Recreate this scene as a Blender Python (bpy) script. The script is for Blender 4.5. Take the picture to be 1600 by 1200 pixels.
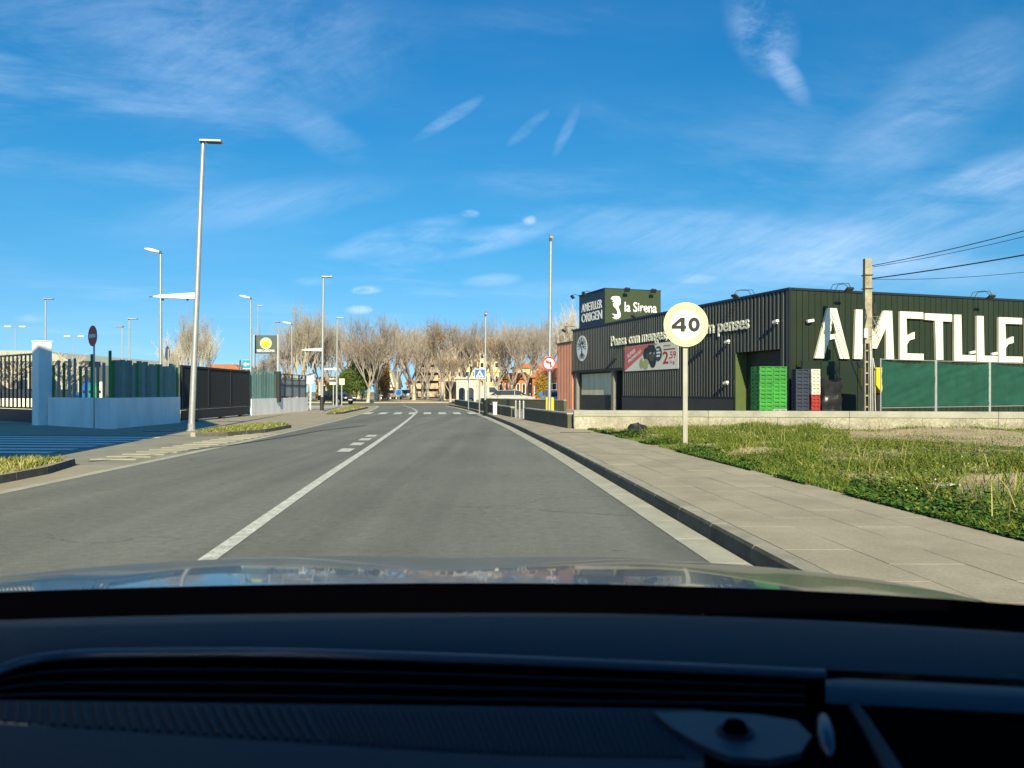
import bpy, bmesh, math, random
import numpy as np
from mathutils import Vector, Matrix
from mathutils.geometry import tessellate_polygon
R = math.radians
random.seed(7)
for o in list(bpy.data.objects): bpy.data.objects.remove(o)
scene = bpy.context.scene
C = scene.collection

# ------------------------------------------------------------------ camera
CAMH = 1.35
HOR = 612.0
FPX = 1200.0
cam_d = bpy.data.cameras.new('camera'); cam = bpy.data.objects.new('camera', cam_d); C.objects.link(cam)
cam.location = (0, 0, CAMH); cam.rotation_euler = (R(90), 0, 0)
cam_d.sensor_width = 36; cam_d.lens = 27.0; cam_d.shift_y = 12 / 1600.0
cam_d.dof.use_dof = True; cam_d.dof.focus_distance = 22; cam_d.dof.aperture_fstop = 7.5
cam_d.clip_start = 0.05; cam_d.clip_end = 5000
scene.camera = cam

# ------------------------------------------------------------------ sky, sun, exposure
SUN_EL = R(28); SUN_AZ = R(171.3)            # azimuth clockwise from +Y: behind the camera, a little to the right
sun_vec = Vector((math.sin(SUN_AZ) * math.cos(SUN_EL), math.cos(SUN_AZ) * math.cos(SUN_EL), math.sin(SUN_EL)))
world = bpy.data.worlds.new('World'); scene.world = world; world.use_nodes = True
def build_world():
    nt = world.node_tree; nt.nodes.clear()
    N = nt.nodes.new; L = nt.links.new
    out = N('ShaderNodeOutputWorld'); bg = N('ShaderNodeBackground'); bg.inputs[1].default_value = 0.110
    sky = N('ShaderNodeTexSky'); sky.sky_type = 'NISHITA'; sky.sun_disc = False
    sky.sun_elevation = SUN_EL; sky.sun_rotation = SUN_AZ
    sky.air_density = 1.0; sky.dust_density = 0.3; sky.ozone_density = 3.0; sky.altitude = 100
    hs = N('ShaderNodeHueSaturation'); hs.inputs['Saturation'].default_value = 1.22; hs.inputs['Hue'].default_value = 0.487
    L(sky.outputs[0], hs.inputs['Color'])
    tc = N('ShaderNodeTexCoord'); sep = N('ShaderNodeSeparateXYZ'); L(tc.outputs['Generated'], sep.inputs[0])
    lift = N('ShaderNodeVectorMath'); lift.operation = 'MULTIPLY_ADD'; lift.inputs[1].default_value = (1, 1, .80); lift.inputs[2].default_value = (0, 0, .20)
    L(tc.outputs['Generated'], lift.inputs[0]); L(lift.outputs[0], sky.inputs[0])
    er = N('ShaderNodeValToRGB'); L(sep.outputs[2], er.inputs[0])
    cr_ = er.color_ramp; cr_.elements[0].position = 0.0; cr_.elements[0].color = (1.55, 1.18, 1.0, 1); cr_.elements[1].position = .50; cr_.elements[1].color = (.16, .82, 1.10, 1)
    el = cr_.elements.new(.20); el.color = (.52, 1.0, 1.06, 1)
    tint = N('ShaderNodeMix'); tint.data_type = 'RGBA'; tint.blend_type = 'MULTIPLY'; tint.inputs['Factor'].default_value = 1
    L(hs.outputs[0], tint.inputs[6]); L(er.outputs[0], tint.inputs[7])
    def m(op, a, b=None, clamp=False):
        n = N('ShaderNodeMath'); n.operation = op; n.use_clamp = clamp
        for i, v in enumerate((a, b)):
            if v is None: continue
            if isinstance(v, (int, float)): n.inputs[i].default_value = v
            else: L(v, n.inputs[i])
        return n.outputs[0]
    X, Y, Z = sep.outputs
    # cloud layer: project the view direction on a high plane
    den = m('ADD', m('ABSOLUTE', Z), 0.12)
    px, py = m('DIVIDE', X, den), m('DIVIDE', Y, den)
    def cmb(a, b, c=0.0):
        n = N('ShaderNodeCombineXYZ')
        for i, v in enumerate((a, b, c)):
            if isinstance(v, (int, float)): n.inputs[i].default_value = v
            else: L(v, n.inputs[i])
        return n.outputs[0]
    def noise(vec, scale, detail=6, rough=.6, dist=0.0):
        n = N('ShaderNodeTexNoise'); n.inputs['Scale'].default_value = scale; n.inputs['Detail'].default_value = detail
        n.inputs['Roughness'].default_value = rough; n.inputs['Distortion'].default_value = dist
        L(vec, n.inputs['Vector']); return n.outputs[0]
    def ramp(v, a, b, lo=0., hi=1.):
        n = N('ShaderNodeMapRange'); n.interpolation_type = 'SMOOTHSTEP'
        n.inputs[1].default_value = a; n.inputs[2].default_value = b; n.inputs[3].default_value = lo; n.inputs[4].default_value = hi
        L(v, n.inputs[0]); return n.outputs[0]
    rot = cmb(m('ADD', m('MULTIPLY', px, .45), m('MULTIPLY', py, .22)), m('SUBTRACT', m('MULTIPLY', py, 1.0), m('MULTIPLY', px, .35)))
    cir = ramp(noise(rot, 1.7, 11, .66, .3), .44, .80)
    broad = ramp(noise(cmb(px, py, 3.7), .55, 3, .5, .4), .42, .66)
    wisps = m('MULTIPLY', m('MULTIPLY', cir, broad), .40)
    veil = ramp(noise(cmb(m('MULTIPLY', px, .6), py, 9.1), .8, 5, .55, .2), .45, .9, 0, .12)
    total = m('ADD', wisps, veil)
    # single cloud forms seen in the photograph, given by direction (azimuth tangent a, elevation tangent e)
    yy = m('MAXIMUM', Y, .02)
    a, e = m('DIVIDE', X, yy), m('DIVIDE', Z, yy)
    fine = noise(cmb(m('MULTIPLY', a, 1.0), m('MULTIPLY', e, 1.5), 1.3), 7.0, 11, .66, .3)
    streak = noise(cmb(m('MULTIPLY', a, 2.2), m('MULTIPLY', e, 7.0), 5.1), 2.6, 11, .64, .3)
    fib = noise(cmb(m('ADD', m('MULTIPLY', a, 2.0), m('MULTIPLY', e, 1.5)), m('SUBTRACT', m('MULTIPLY', e, 13.0), m('MULTIPLY', a, 6.0)), 8.8), 3.2, 10, .66, .35)
    fibm = ramp(fib, .26, .74, .50, 1.20)
    puff = noise(cmb(a, m('MULTIPLY', e, 1.6), 2.2), 34.0, 7, .62, .3)
    def form(px_, py_, rx, ry, ang, amt, tex, lo, hi):
        ca, sa = math.cos(R(ang)), math.sin(R(ang))
        da = m('SUBTRACT', a, (px_ - 800) / FPX); de = m('SUBTRACT', e, (HOR - py_) / FPX)
        u = m('DIVIDE', m('ADD', m('MULTIPLY', da, ca), m('MULTIPLY', de, sa)), rx / FPX)
        v = m('DIVIDE', m('SUBTRACT', m('MULTIPLY', de, ca), m('MULTIPLY', da, sa)), ry / FPX)
        d = m('ADD', m('MULTIPLY', u, u), m('MULTIPLY', v, v))
        d = m('ADD', d, m('MULTIPLY', m('SUBTRACT', tex, .5), 1.6))
        k = ramp(d, -.1, 1.0, 1.0, 0.0)
        t = ramp(tex, lo - .04, hi + .06)
        front = ramp(Y, .05, .2)
        r_ = m('MULTIPLY', m('MULTIPLY', m('MULTIPLY', k, t), amt), front)
        return r_ if ry < 10 else m('MULTIPLY', r_, fibm)
    forms = [
        form(380, 80, 340, 160, 5, .34, fine, .36, .74),
        form(1190, 45, 60, 100, 25, .50, fine, .40, .62), form(1232, 120, 26, 62, 35, .42, fine, .38, .6),
        form(1150, 375, 420, 62, -4, .42, streak, .20, .72), form(1500, 330, 400, 85, 14, .34, streak, .25, .66),
        form(1450, 170, 260, 90, 38, .30, streak, .3, .7), form(1560, 270, 120, 40, 18, .32, streak, .3, .7),
        form(620, 372, 130, 26, 14, .46, streak, .32, .62), form(740, 378, 170, 26, 9, .44, streak, .32, .62),
        form(705, 183, 75, 13, 32, .46, fine, .36, .62), form(825, 200, 50, 11, 40, .32, fine, .36, .62), form(885, 205, 55, 12, 64, .22, fine, .36, .62),
        form(500, 205, 110, 40, -30, .24, fine, .36, .66), form(400, 320, 260, 46, 8, .26, streak, .3, .66),
        form(573, 453, 30, 8, 2, .75, puff, .34, .56), form(563, 484, 28, 9, 0, .75, puff, .34, .56),
        form(828, 344, 14, 9, 10, .6, puff, .34, .56), form(735, 334, 18, 8, 0, .45, puff, .34, .56),
        form(770, 437, 60, 13, 3, .34, streak, .3, .6), form(1090, 436, 46, 10, 0, .34, streak, .3, .6),
        form(1330, 425, 500, 40, 0, .26, streak, .2, .66), form(950, 455, 260, 24, 0, .24, streak, .3, .66),
        form(48, 498, 34, 9, 0, .25, puff, .34, .56), form(490, 440, 36, 10, 0, .22, puff, .34, .56),
    ]
    for f in forms: total = m('ADD', total, f)
    total = m('MINIMUM', total, .85)
    mix = N('ShaderNodeMix'); mix.data_type = 'RGBA'; L(total, mix.inputs['Factor'])
    L(tint.outputs[2], mix.inputs[6]); mix.inputs[7].default_value = (4.6, 5.9, 7.8, 1)
    L(mix.outputs[2], bg.inputs[0]); L(bg.outputs[0], out.inputs[0])
build_world()
sun_d = bpy.data.lights.new('sun', 'SUN'); sun = bpy.data.objects.new('sun', sun_d); C.objects.link(sun)
sun_d.energy = 5.0; sun_d.angle = R(.53); sun_d.color = (1.0, .885, .58)
sun.rotation_euler = (-sun_vec).to_track_quat('-Z', 'Y').to_euler()
scene.view_settings.view_transform = 'Standard'; scene.view_settings.look = 'None'
scene.view_settings.exposure = 0.58; scene.view_settings.gamma = 1
scene.render.engine = 'CYCLES'
scene.cycles.max_bounces = 6; scene.cycles.transparent_max_bounces = 8
try: scene.cycles.use_denoising = True
except Exception: pass

# ------------------------------------------------------------------ materials
MATS = {}
def mat(name, col, rough=.75, metal=0., var=.15, scale=3., bump=0., bscale=40., rnd=0., col2=None, spec=.3, coat=0., fine=0., fscale=120., stretch=None, trans=0., emit=None):
    if name in MATS: return MATS[name]
    m = bpy.data.materials.new(name); m.use_nodes = True; nt = m.node_tree
    N = nt.nodes.new; L = nt.links.new
    b = nt.nodes['Principled BSDF']
    b.inputs['Roughness'].default_value = rough; b.inputs['Metallic'].default_value = metal
    b.inputs['Specular IOR Level'].default_value = spec
    if coat: b.inputs['Coat Weight'].default_value = coat; b.inputs['Coat Roughness'].default_value = .04
    if trans: b.inputs['Transmission Weight'].default_value = trans
    geo = N('ShaderNodeNewGeometry'); pos = geo.outputs['Position']
    if stretch:
        mp = N('ShaderNodeMapping'); mp.inputs['Scale'].default_value = stretch; L(pos, mp.inputs[0]); pos = mp.outputs[0]
    nz = N('ShaderNodeTexNoise'); nz.inputs['Scale'].default_value = scale; nz.inputs['Detail'].default_value = 6; nz.inputs['Roughness'].default_value = .62
    L(pos, nz.inputs['Vector'])
    mr = N('ShaderNodeMapRange'); mr.inputs[1].default_value = .3; mr.inputs[2].default_value = .7; L(nz.outputs[0], mr.inputs[0])
    mix = N('ShaderNodeMix'); mix.data_type = 'RGBA'; L(mr.outputs[0], mix.inputs['Factor'])
    lo = [max(0, c * (1 - var)) for c in col]; hi = [min(1, c * (1 + var)) for c in (col2 or col)]
    mix.inputs[6].default_value = (*lo, 1); mix.inputs[7].default_value = (*hi, 1)
    c = mix.outputs[2]
    def mul(c, fac):
        n = N('ShaderNodeMix'); n.data_type = 'RGBA'; n.blend_type = 'MULTIPLY'; n.inputs['Factor'].default_value = 1
        L(c, n.inputs[6]); L(fac, n.inputs[7]); return n.outputs[2]
    if fine:
        n2 = N('ShaderNodeTexNoise'); n2.inputs['Scale'].default_value = fscale; n2.inputs['Detail'].default_value = 3; L(geo.outputs['Position'], n2.inputs['Vector'])
        r2 = N('ShaderNodeMapRange'); r2.inputs[1].default_value = .3; r2.inputs[2].default_value = .7; r2.inputs[3].default_value = 1 - fine; r2.inputs[4].default_value = 1 + fine
        L(n2.outputs[0], r2.inputs[0]); c = mul(c, r2.outputs[0])
    if rnd:
        oi = N('ShaderNodeObjectInfo'); r3 = N('ShaderNodeMapRange'); r3.inputs[3].default_value = 1 - rnd; r3.inputs[4].default_value = 1 + rnd
        L(oi.outputs['Random'], r3.inputs[0]); c = mul(c, r3.outputs[0])
    L(c, b.inputs['Base Color'])
    if bump:
        n4 = N('ShaderNodeTexNoise'); n4.inputs['Scale'].default_value = bscale; n4.inputs['Detail'].default_value = 5; L(geo.outputs['Position'], n4.inputs['Vector'])
        bp = N('ShaderNodeBump'); bp.inputs['Strength'].default_value = bump; bp.inputs['Distance'].default_value = .02
        L(n4.outputs[0], bp.inputs['Height']); L(bp.outputs[0], b.inputs['Normal'])
    if emit: b.inputs['Emission Color'].default_value = (*emit, 1); b.inputs['Emission Strength'].default_value = 1
    MATS[name] = m; return m

def road_material():
    m = bpy.data.materials.new('asphalt'); m.use_nodes = True; nt = m.node_tree; N = nt.nodes.new; L = nt.links.new
    b = nt.nodes['Principled BSDF']; b.inputs['Roughness'].default_value = .82; b.inputs['Specular IOR Level'].default_value = .25
    geo = N('ShaderNodeNewGeometry')
    def noise(scale, det=4, rough=.6, st=None):
        v = geo.outputs['Position']
        if st:
            mp = N('ShaderNodeMapping'); mp.inputs['Scale'].default_value = st; mp.inputs['Rotation'].default_value = (0, 0, R(-4.7)); L(v, mp.inputs[0]); v = mp.outputs[0]
        n = N('ShaderNodeTexNoise'); n.inputs['Scale'].default_value = scale; n.inputs['Detail'].default_value = det; n.inputs['Roughness'].default_value = rough
        L(v, n.inputs['Vector']); return n.outputs[0]
    def mr(v, a, b_, lo, hi):
        n = N('ShaderNodeMapRange'); n.inputs[1].default_value = a; n.inputs[2].default_value = b_; n.inputs[3].default_value = lo; n.inputs[4].default_value = hi; L(v, n.inputs[0]); return n.outputs[0]
    def mulv(a, b_):
        n = N('ShaderNodeMath'); n.operation = 'MULTIPLY'; L(a, n.inputs[0]); L(b_, n.inputs[1]); return n.outputs[0]
    big = mr(noise(.35, 5, .55), .3, .7, .90, 1.10)
    track = mr(noise(1.0, 4, .6, (1.6, .05, 1)), .3, .7, .90, 1.10)     # worn strips along the lanes
    grain = mr(noise(55, 3, .7), .3, .7, .82, 1.18)
    grain2 = mr(noise(160, 2, .7), .3, .7, .70, 1.30)
    spots = mr(noise(2.2, 7, .8), .62, .69, 1.0, .70)                    # tar spots and worn pits
    cr = N('ShaderNodeTexVoronoi'); cr.feature = 'DISTANCE_TO_EDGE'; cr.inputs['Scale'].default_value = .32
    dv = N('ShaderNodeVectorMath'); dv.operation = 'ADD'; L(geo.outputs['Position'], dv.inputs[0])
    nv = N('ShaderNodeTexNoise'); nv.inputs['Scale'].default_value = 1.4; nv.inputs['Detail'].default_value = 6; L(geo.outputs['Position'], nv.inputs['Vector']); L(nv.outputs[1], dv.inputs[1])
    L(dv.outputs[0], cr.inputs['Vector'])
    crack = mr(cr.outputs['Distance'], .002, .007, .70, 1.0)
    gate = mr(noise(.16, 2, .5), .5, .58, 1.0, 0.0)
    mx = N('ShaderNodeMath'); mx.operation = 'MAXIMUM'; L(crack, mx.inputs[0]); L(gate, mx.inputs[1])
    mid = mr(noise(9, 6, .8), .3, .7, .80, 1.20)
    pits = mr(noise(1.0, 7, .8, (3.0, 7.5, 1)), .60, .66, 1.0, .60)
    lane = mr(noise(.9, 3, .5, (1.1, .03, 1)), .42, .62, 1.03, .86)
    big = mulv(mulv(big, mid), mulv(pits, lane))
    v = mulv(mulv(mulv(mulv(big, track), mulv(grain, grain2)), spots), mx.outputs[0])
    col = N('ShaderNodeMix'); col.data_type = 'RGBA'; col.blend_type = 'MULTIPLY'; col.inputs['Factor'].default_value = 1
    col.inputs[6].default_value = (.182, .180, .150, 1); L(v, col.inputs[7]); L(col.outputs[2], b.inputs['Base Color'])
    bp = N('ShaderNodeBump'); bp.inputs['Strength'].default_value = .5; bp.inputs['Distance'].default_value = .01
    L(noise(90, 4, .7), bp.inputs['Height']); L(bp.outputs[0], b.inputs['Normal'])
    return m
ASPHALT = road_material()

M_conc = mat('gutter_concrete', (.41, .395, .31), .85, var=.18, scale=2.5, fine=.12, bump=.3, bscale=60)
M_kface = mat('kerb_face_shade_grime', (.085, .083, .068), .9, var=.3, scale=5, fine=.15, rnd=.12, bump=.25)  # shade of the kerb face put into its colour, along with grime
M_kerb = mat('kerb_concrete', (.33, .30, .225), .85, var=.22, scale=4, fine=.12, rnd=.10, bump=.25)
M_slab = mat('pavement_slab', (.36, .308, .218), .85, var=.16, scale=1.6, fine=.12, fscale=40, rnd=.05, bump=.15, bscale=80)
M_pave = mat('pavement_sheet', (.35, .302, .215), .85, var=.14, scale=1.0, fine=.08)
M_line = mat('road_paint', (.54, .54, .47), .8, var=.30, scale=7, fine=.30, fscale=38)
M_soil = mat('dry_soil', (.44, .335, .20), .95, var=.3, scale=1.2, fine=.2, fscale=30, bump=.6, bscale=12)
M_earth = mat('earth', (.22, .19, .12), .95, var=.3, scale=.05, col2=(.20, .21, .10))
M_galv = mat('galvanised_steel', (.42, .43, .42), .45, .55, var=.10, scale=6, rnd=.06)
M_dsteel = mat('dark_steel', (.035, .038, .042), .5, .3, var=.1)
M_white = mat('white_paint', (.78, .78, .75), .6, var=.04)
M_lampw = mat('lamp_white', (.75, .76, .76), .4, var=.04)
M_wallw = mat('white_render', (.84, .84, .82), .85, var=.13, scale=1.3, fine=.04, stretch=(1, 1, .35))
M_black = mat('black_paint', (.02, .02, .022), .5, var=.1)
M_red = mat('sign_red', (.55, .03, .03), .45, var=.06)
M_blue = mat('sign_blue', (.02, .14, .42), .45, var=.06)
M_glass = mat('window_dark', (.03, .04, .05), .08, var=.1, spec=.6)
M_yellow = mat('yellow_paint', (.75, .55, .02), .5, var=.08)

# ------------------------------------------------------------------ helpers
W = {}
def wm(o): return W.get(o.name, Matrix.Identity(4)) if o else Matrix.Identity(4)
def tag(o, label=None, cat=None, group=None, kind=None):
    if label: o['label'] = label
    if cat: o['category'] = cat
    if group: o['group'] = group
    if kind: o['kind'] = kind
    return o
def empty(name, loc, rz=0., label=None, cat=None, group=None, kind=None):
    o = bpy.data.objects.new(name, None); C.objects.link(o); o.empty_display_size = .2
    o.location = loc; o.rotation_euler = (0, 0, rz)
    W[o.name] = Matrix.Translation(Vector(loc)) @ Matrix.Rotation(rz, 4, 'Z')
    return tag(o, label, cat, group, kind)
def link(name, me, M, parent=None):
    """object showing mesh me with world matrix M"""
    o = bpy.data.objects.new(name, me); C.objects.link(o)
    o.parent = parent
    o.matrix_basis = wm(parent).inverted() @ M
    W[o.name] = M.copy()
    return o
class MB:
    def __init__(s): s.v = []; s.f = []; s.mi = []
    def add(s, vs, fs, mi=0):
        n = len(s.v); s.v += [tuple(v) for v in vs]; s.f += [tuple(i + n for i in f) for f in fs]; s.mi += [mi] * len(fs); return s
    def box(s, c, d, rz=0., M=None, mi=0, bev=0.):
        x, y, z = (k / 2 for k in d)
        if bev:
            b = min(bev, x * .9, y * .9, z * .9); vs = []; 
            for sz in (-1, 1):
                for (ax, ay, az) in ((x - b, y, z - b), (x, y - b, z - b)): pass
            # chamfered top and vertical edges: three rings
            def ring(hx, hy, zz, cb): return [(-hx + cb, -hy, zz), (hx - cb, -hy, zz), (hx, -hy + cb, zz), (hx, hy - cb, zz), (hx - cb, hy, zz), (-hx + cb, hy, zz), (-hx, hy - cb, zz), (-hx, -hy + cb, zz)]
            vs = ring(x, y, -z, b) + ring(x, y, z - b, b) + ring(x - b, y - b, z, b * .6)
            fs = [tuple(range(7, -1, -1)), tuple(range(16, 24))]
            for r in (0, 8):
                for i in range(8): fs.append((r + i, r + (i + 1) % 8, r + 8 + (i + 1) % 8, r + 8 + i))
        else:
            vs = [(-x, -y, -z), (x, -y, -z), (x, y, -z), (-x, y, -z), (-x, -y, z), (x, -y, z), (x, y, z), (-x, y, z)]
            fs = [(3, 2, 1, 0), (4, 5, 6, 7), (0, 1, 5, 4), (1, 2, 6, 5), (2, 3, 7, 6), (3, 0, 4, 7)]
        T = (M or Matrix.Identity(4)) @ Matrix.Translation(Vector(c)) @ Matrix.Rotation(rz, 4, 'Z')
        return s.add([T @ Vector(v) for v in vs], fs, mi)
    def tube(s, pts, r, seg=8, cap=True, mi=0):
        pts = [Vector(p) for p in pts]; n = len(pts)
        rs = list(r) if hasattr(r, '__len__') else [r] * n
        vs = []; up = None
        for i, p in enumerate(pts):
            t = (pts[min(i + 1, n - 1)] - pts[max(i - 1, 0)]); t = t.normalized() if t.length > 1e-9 else Vector((0, 0, 1))
            if up is None: up = t.orthogonal().normalized()
            a = (up - t * up.dot(t)); a = a.normalized() if a.length > 1e-6 else t.orthogonal().normalized()
            b = t.cross(a); up = a
            for k in range(seg):
                an = 2 * math.pi * k / seg; vs.append(p + (a * math.cos(an) + b * math.sin(an)) * rs[i])
        fs = []
        for i in range(n - 1):
            for k in range(seg):
                k2 = (k + 1) % seg; fs.append((i * seg + k, i * seg + k2, (i + 1) * seg + k2, (i + 1) * seg + k))
        if cap: fs += [tuple(range(seg - 1, -1, -1)), tuple((n - 1) * seg + k for k in range(seg))]
        return s.add(vs, fs, mi)
    def prism(s, polys, d0, d1, M=None, mi=0):
        """2D outline (first) with holes (rest) in local x,y extruded in local z from d0 to d1"""
        if polys and not hasattr(polys[0][0], '__len__'): polys = [polys]
        M = M or Matrix.Identity(4)
        flat = [p for pl in polys for p in pl]; n = len(flat)
        tri = tessellate_polygon([[Vector((x, y, 0)) for x, y in pl] for pl in polys])
        vs = [M @ Vector((x, y, d0)) for x, y in flat] + [M @ Vector((x, y, d1)) for x, y in flat]
        fs = []
        for t in tri:
            a, b, c = (flat[i] for i in t)
            ccw = (b[0] - a[0]) * (c[1] - a[1]) - (b[1] - a[1]) * (c[0] - a[0]) > 0
            t = t if ccw else (t[0], t[2], t[1])
            fs.append(tuple(i + n for i in t)); fs.append((t[2], t[1], t[0]))
        k = 0
        for pi, pl in enumerate(polys):
            ar = sum(pl[i][0] * pl[(i + 1) % len(pl)][1] - pl[(i + 1) % len(pl)][0] * pl[i][1] for i in range(len(pl)))
            fl = (ar > 0) == (pi == 0)
            for i in range(len(pl)):
                a, b = k + i, k + (i + 1) % len(pl)
                fs.append((a, b, b + n, a + n) if fl else (b, a, a + n, b + n))
            k += len(pl)
        return s.add(vs, fs, mi)
    def lathe(s, prof, c, seg=16, M=None, mi=0):
        M = M or Matrix.Identity(4); vs = []; fs = []
        for r, z in prof:
            for k in range(seg):
                a = 2 * math.pi * k / seg; vs.append(M @ Vector((c[0] + r * math.cos(a), c[1] + r * math.sin(a), c[2] + z)))
        for i in range(len(prof) - 1):
            for k in range(seg):
                k2 = (k + 1) % seg; fs.append((i * seg + k, i * seg + k2, (i + 1) * seg + k2, (i + 1) * seg + k))
        fs += [tuple(range(seg - 1, -1, -1)), tuple((len(prof) - 1) * seg + k for k in range(seg))]
        return s.add(vs, fs, mi)
    def mesh(s, name, mats, smooth=False, inv=None):
        me = bpy.data.meshes.new(name)
        vs = [inv @ Vector(v) for v in s.v] if inv is not None else s.v
        me.from_pydata([tuple(v) for v in vs], [], s.f)
        for m in (mats if isinstance(mats, (list, tuple)) else [mats]): me.materials.append(m)
        if any(s.mi): me.polygons.foreach_set('material_index', s.mi)
        if smooth:
            me.polygons.foreach_set('use_smooth', [True] * len(me.polygons))
            try: me.set_sharp_from_angle(angle=R(38))
            except Exception: pass
        me.update(); return me
    def build(s, name, mats, parent=None, smooth=False, **kw):
        """verts are in world space; origin goes to the parent's origin or to the base of the mesh"""
        if parent is not None: M = wm(parent)
        else:
            a = np.array(s.v); M = Matrix.Translation(Vector(((a[:, 0].min() + a[:, 0].max()) / 2, (a[:, 1].min() + a[:, 1].max()) / 2, a[:, 2].min())))
        o = link(name, s.mesh(name, mats, smooth, M.inverted()), M, parent)
        return tag(o, **kw) if kw else o
def copy_tree(o, loc, rz=0., label=None, scale=None, parent=None, top=True):
    c = o.copy(); C.objects.link(c)
    if top:
        c.location = loc; c.rotation_euler = (0, 0, rz)
        if scale: c.scale = (scale,) * 3
        W[c.name] = Matrix.Translation(Vector(loc)) @ Matrix.Rotation(rz, 4, 'Z')
        if label: c['label'] = label
    else: c.parent = parent
    for ch in [x for x in bpy.data.objects if x.parent == o]: copy_tree(ch, None, parent=c, top=False)
    return c
def at(px, py, Y): return Vector(((px - 800) / FPX * Y, Y, CAMH - (py - HOR) / FPX * Y))
def gr(px, py, z=0.):
    Y = FPX * (CAMH - z) / (py - HOR); return Vector(((px - 800) / FPX * Y, Y, z))
def frame(o, u):
    """wall frame: local x along u, local y up, local z out of the wall"""
    u = Vector((u[0], u[1], 0)).normalized(); up = Vector((0, 0, 1)); n = u.cross(up)
    M = Matrix((u, up, n)).transposed().to_4x4(); M.translation = Vector(o); return M
def text_mesh(body, w, h, d=.01, bold=0., m=None, center=False, shear=0., em=False):
    cu = bpy.data.curves.new('lettering', 'FONT'); cu.body = body; cu.size = 1; cu.offset = bold; cu.extrude = .0; cu.shear = shear
    cu.resolution_u = 3
    ob = bpy.data.objects.new('lettering', cu); C.objects.link(ob)
    dg = bpy.context.evaluated_depsgraph_get(); dg.update()
    src = bpy.data.meshes.new_from_object(ob.evaluated_get(dg))
    vs = np.array([v.co[:] for v in src.vertices]); fs = [tuple(p.vertices) for p in src.polygons]
    bpy.data.objects.remove(ob); bpy.data.curves.remove(cu); bpy.data.meshes.remove(src)
    lo, hi = vs.min(0), vs.max(0)
    sx = w / (hi[0] - lo[0]); sy = h / (hi[1] - lo[1]) if h else sx
    if em: sy = h; lo[1] = 0
    vs[:, 0] = (vs[:, 0] - lo[0]) * sx; vs[:, 1] = (vs[:, 1] - lo[1]) * sy; vs[:, 2] = d
    if center: vs[:, 0] -= w / 2
    me = bpy.data.meshes.new('lettering')
    # front faces plus thin sides down to the surface
    n = len(vs); low = vs.copy(); low[:, 2] = 0
    from collections import Counter
    cnt = Counter()
    for f in fs:
        for i in range(len(f)): cnt[(f[i], f[(i + 1) % len(f)])] += 1
    side = [(b, a, a + n, b + n) for (a, b) in cnt if (b, a) not in cnt]
    me.from_pydata([tuple(v) for v in np.vstack([vs, low])], [], fs + side)
    me.materials.append(m); me.update(); return me
def ellipse(cx, cy, rx, ry, n=24, a0=0): return [(cx + rx * math.cos(a0 + 2 * math.pi * k / n), cy + ry * math.sin(a0 + 2 * math.pi * k / n)) for k in range(n)]

# ------------------------------------------------------------------ the setting: road lines
def curve(pts):
    ys = np.array([p[0] for p in pts], float); xs = np.array([p[1] for p in pts], float)
    dense = np.arange(-14, 96, .5); v = np.interp(dense, ys, xs)
    k = np.ones(13) / 13; pad = np.concatenate([2 * v[0] - v[6:0:-1], v, 2 * v[-1] - v[-2:-8:-1]]); v = np.convolve(pad, k, 'valid')
    return lambda y: float(np.interp(y, dense, v))
CL = curve([(-14, -.75), (6.2, -2.44), (10.6, -2.84), (17.8, -3.38), (27.9, -4.2), (37.7, -5.05), (52, -6.4), (62, -8.0), (77, -11.0), (96, -15.5)])
RE = curve([(-14, 2.95), (6, 1.55), (10.25, 1.26), (17.8, .72), (28.9, -.26), (42.6, -1.75), (52, -2.9), (62, -4.4), (77, -7.1), (96, -11)])
LE = curve([(-14, -5.7), (10.4, -6.95), (16.9, -7.15), (22.8, -7.4), (37.7, -8.4), (52, -9.8), (67, -11.8), (77, -13.6), (96, -17.5)])
FE = curve([(-14, 5.6), (3, 4.42), (6.3, 4.15), (10.8, 3.75), (15.3, 3.35), (24, 2.45), (33, 1.35), (36, .85), (52, -1.1), (72, -4.4), (96, -9)])
def strip(fa, fb, y0, y1, z, step=1.0, nx=1):
    mb = MB(); ys = list(np.arange(y0, y1, step)) + [y1]
    vs = []; 
    for y in ys:
        a, b = fa(y), fb(y)
        for i in range(nx + 1):
            t = i / nx; zz = z(t, y) if callable(z) else z
            vs.append((a + (b - a) * t, y, zz))
    fs = []
    for j in range(len(ys) - 1):
        for i in range(nx):
            k = j * (nx + 1) + i; fs.append((k, k + 1, k + nx + 2, k + nx + 1))
    return mb.add(vs, fs)
g = MB(); g.add([(-2500, -2500, -.06), (2500, -2500, -.06), (2500, 2500, -.06), (-2500, 2500, -.06)], [(0, 1, 2, 3)])
g.build('ground', M_earth, label='dry earth ground reaching to the horizon', kind='structure')
strip(lambda y: LE(y) - .3, lambda y: RE(y) + .3, -14, 76, 0., 1.0, 6).build('road', ASPHALT, label='grey worn asphalt two lane road curving left ahead', kind='structure')
jn = MB(); jn.add([(-75, 76, -.004), (22, 76, -.004), (22, 92, -.004), (-75, 92, -.004)], [(0, 1, 2, 3)])
jn.build('junction_road', ASPHALT, label='asphalt of the cross street at the end of the road', kind='structure')
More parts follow.
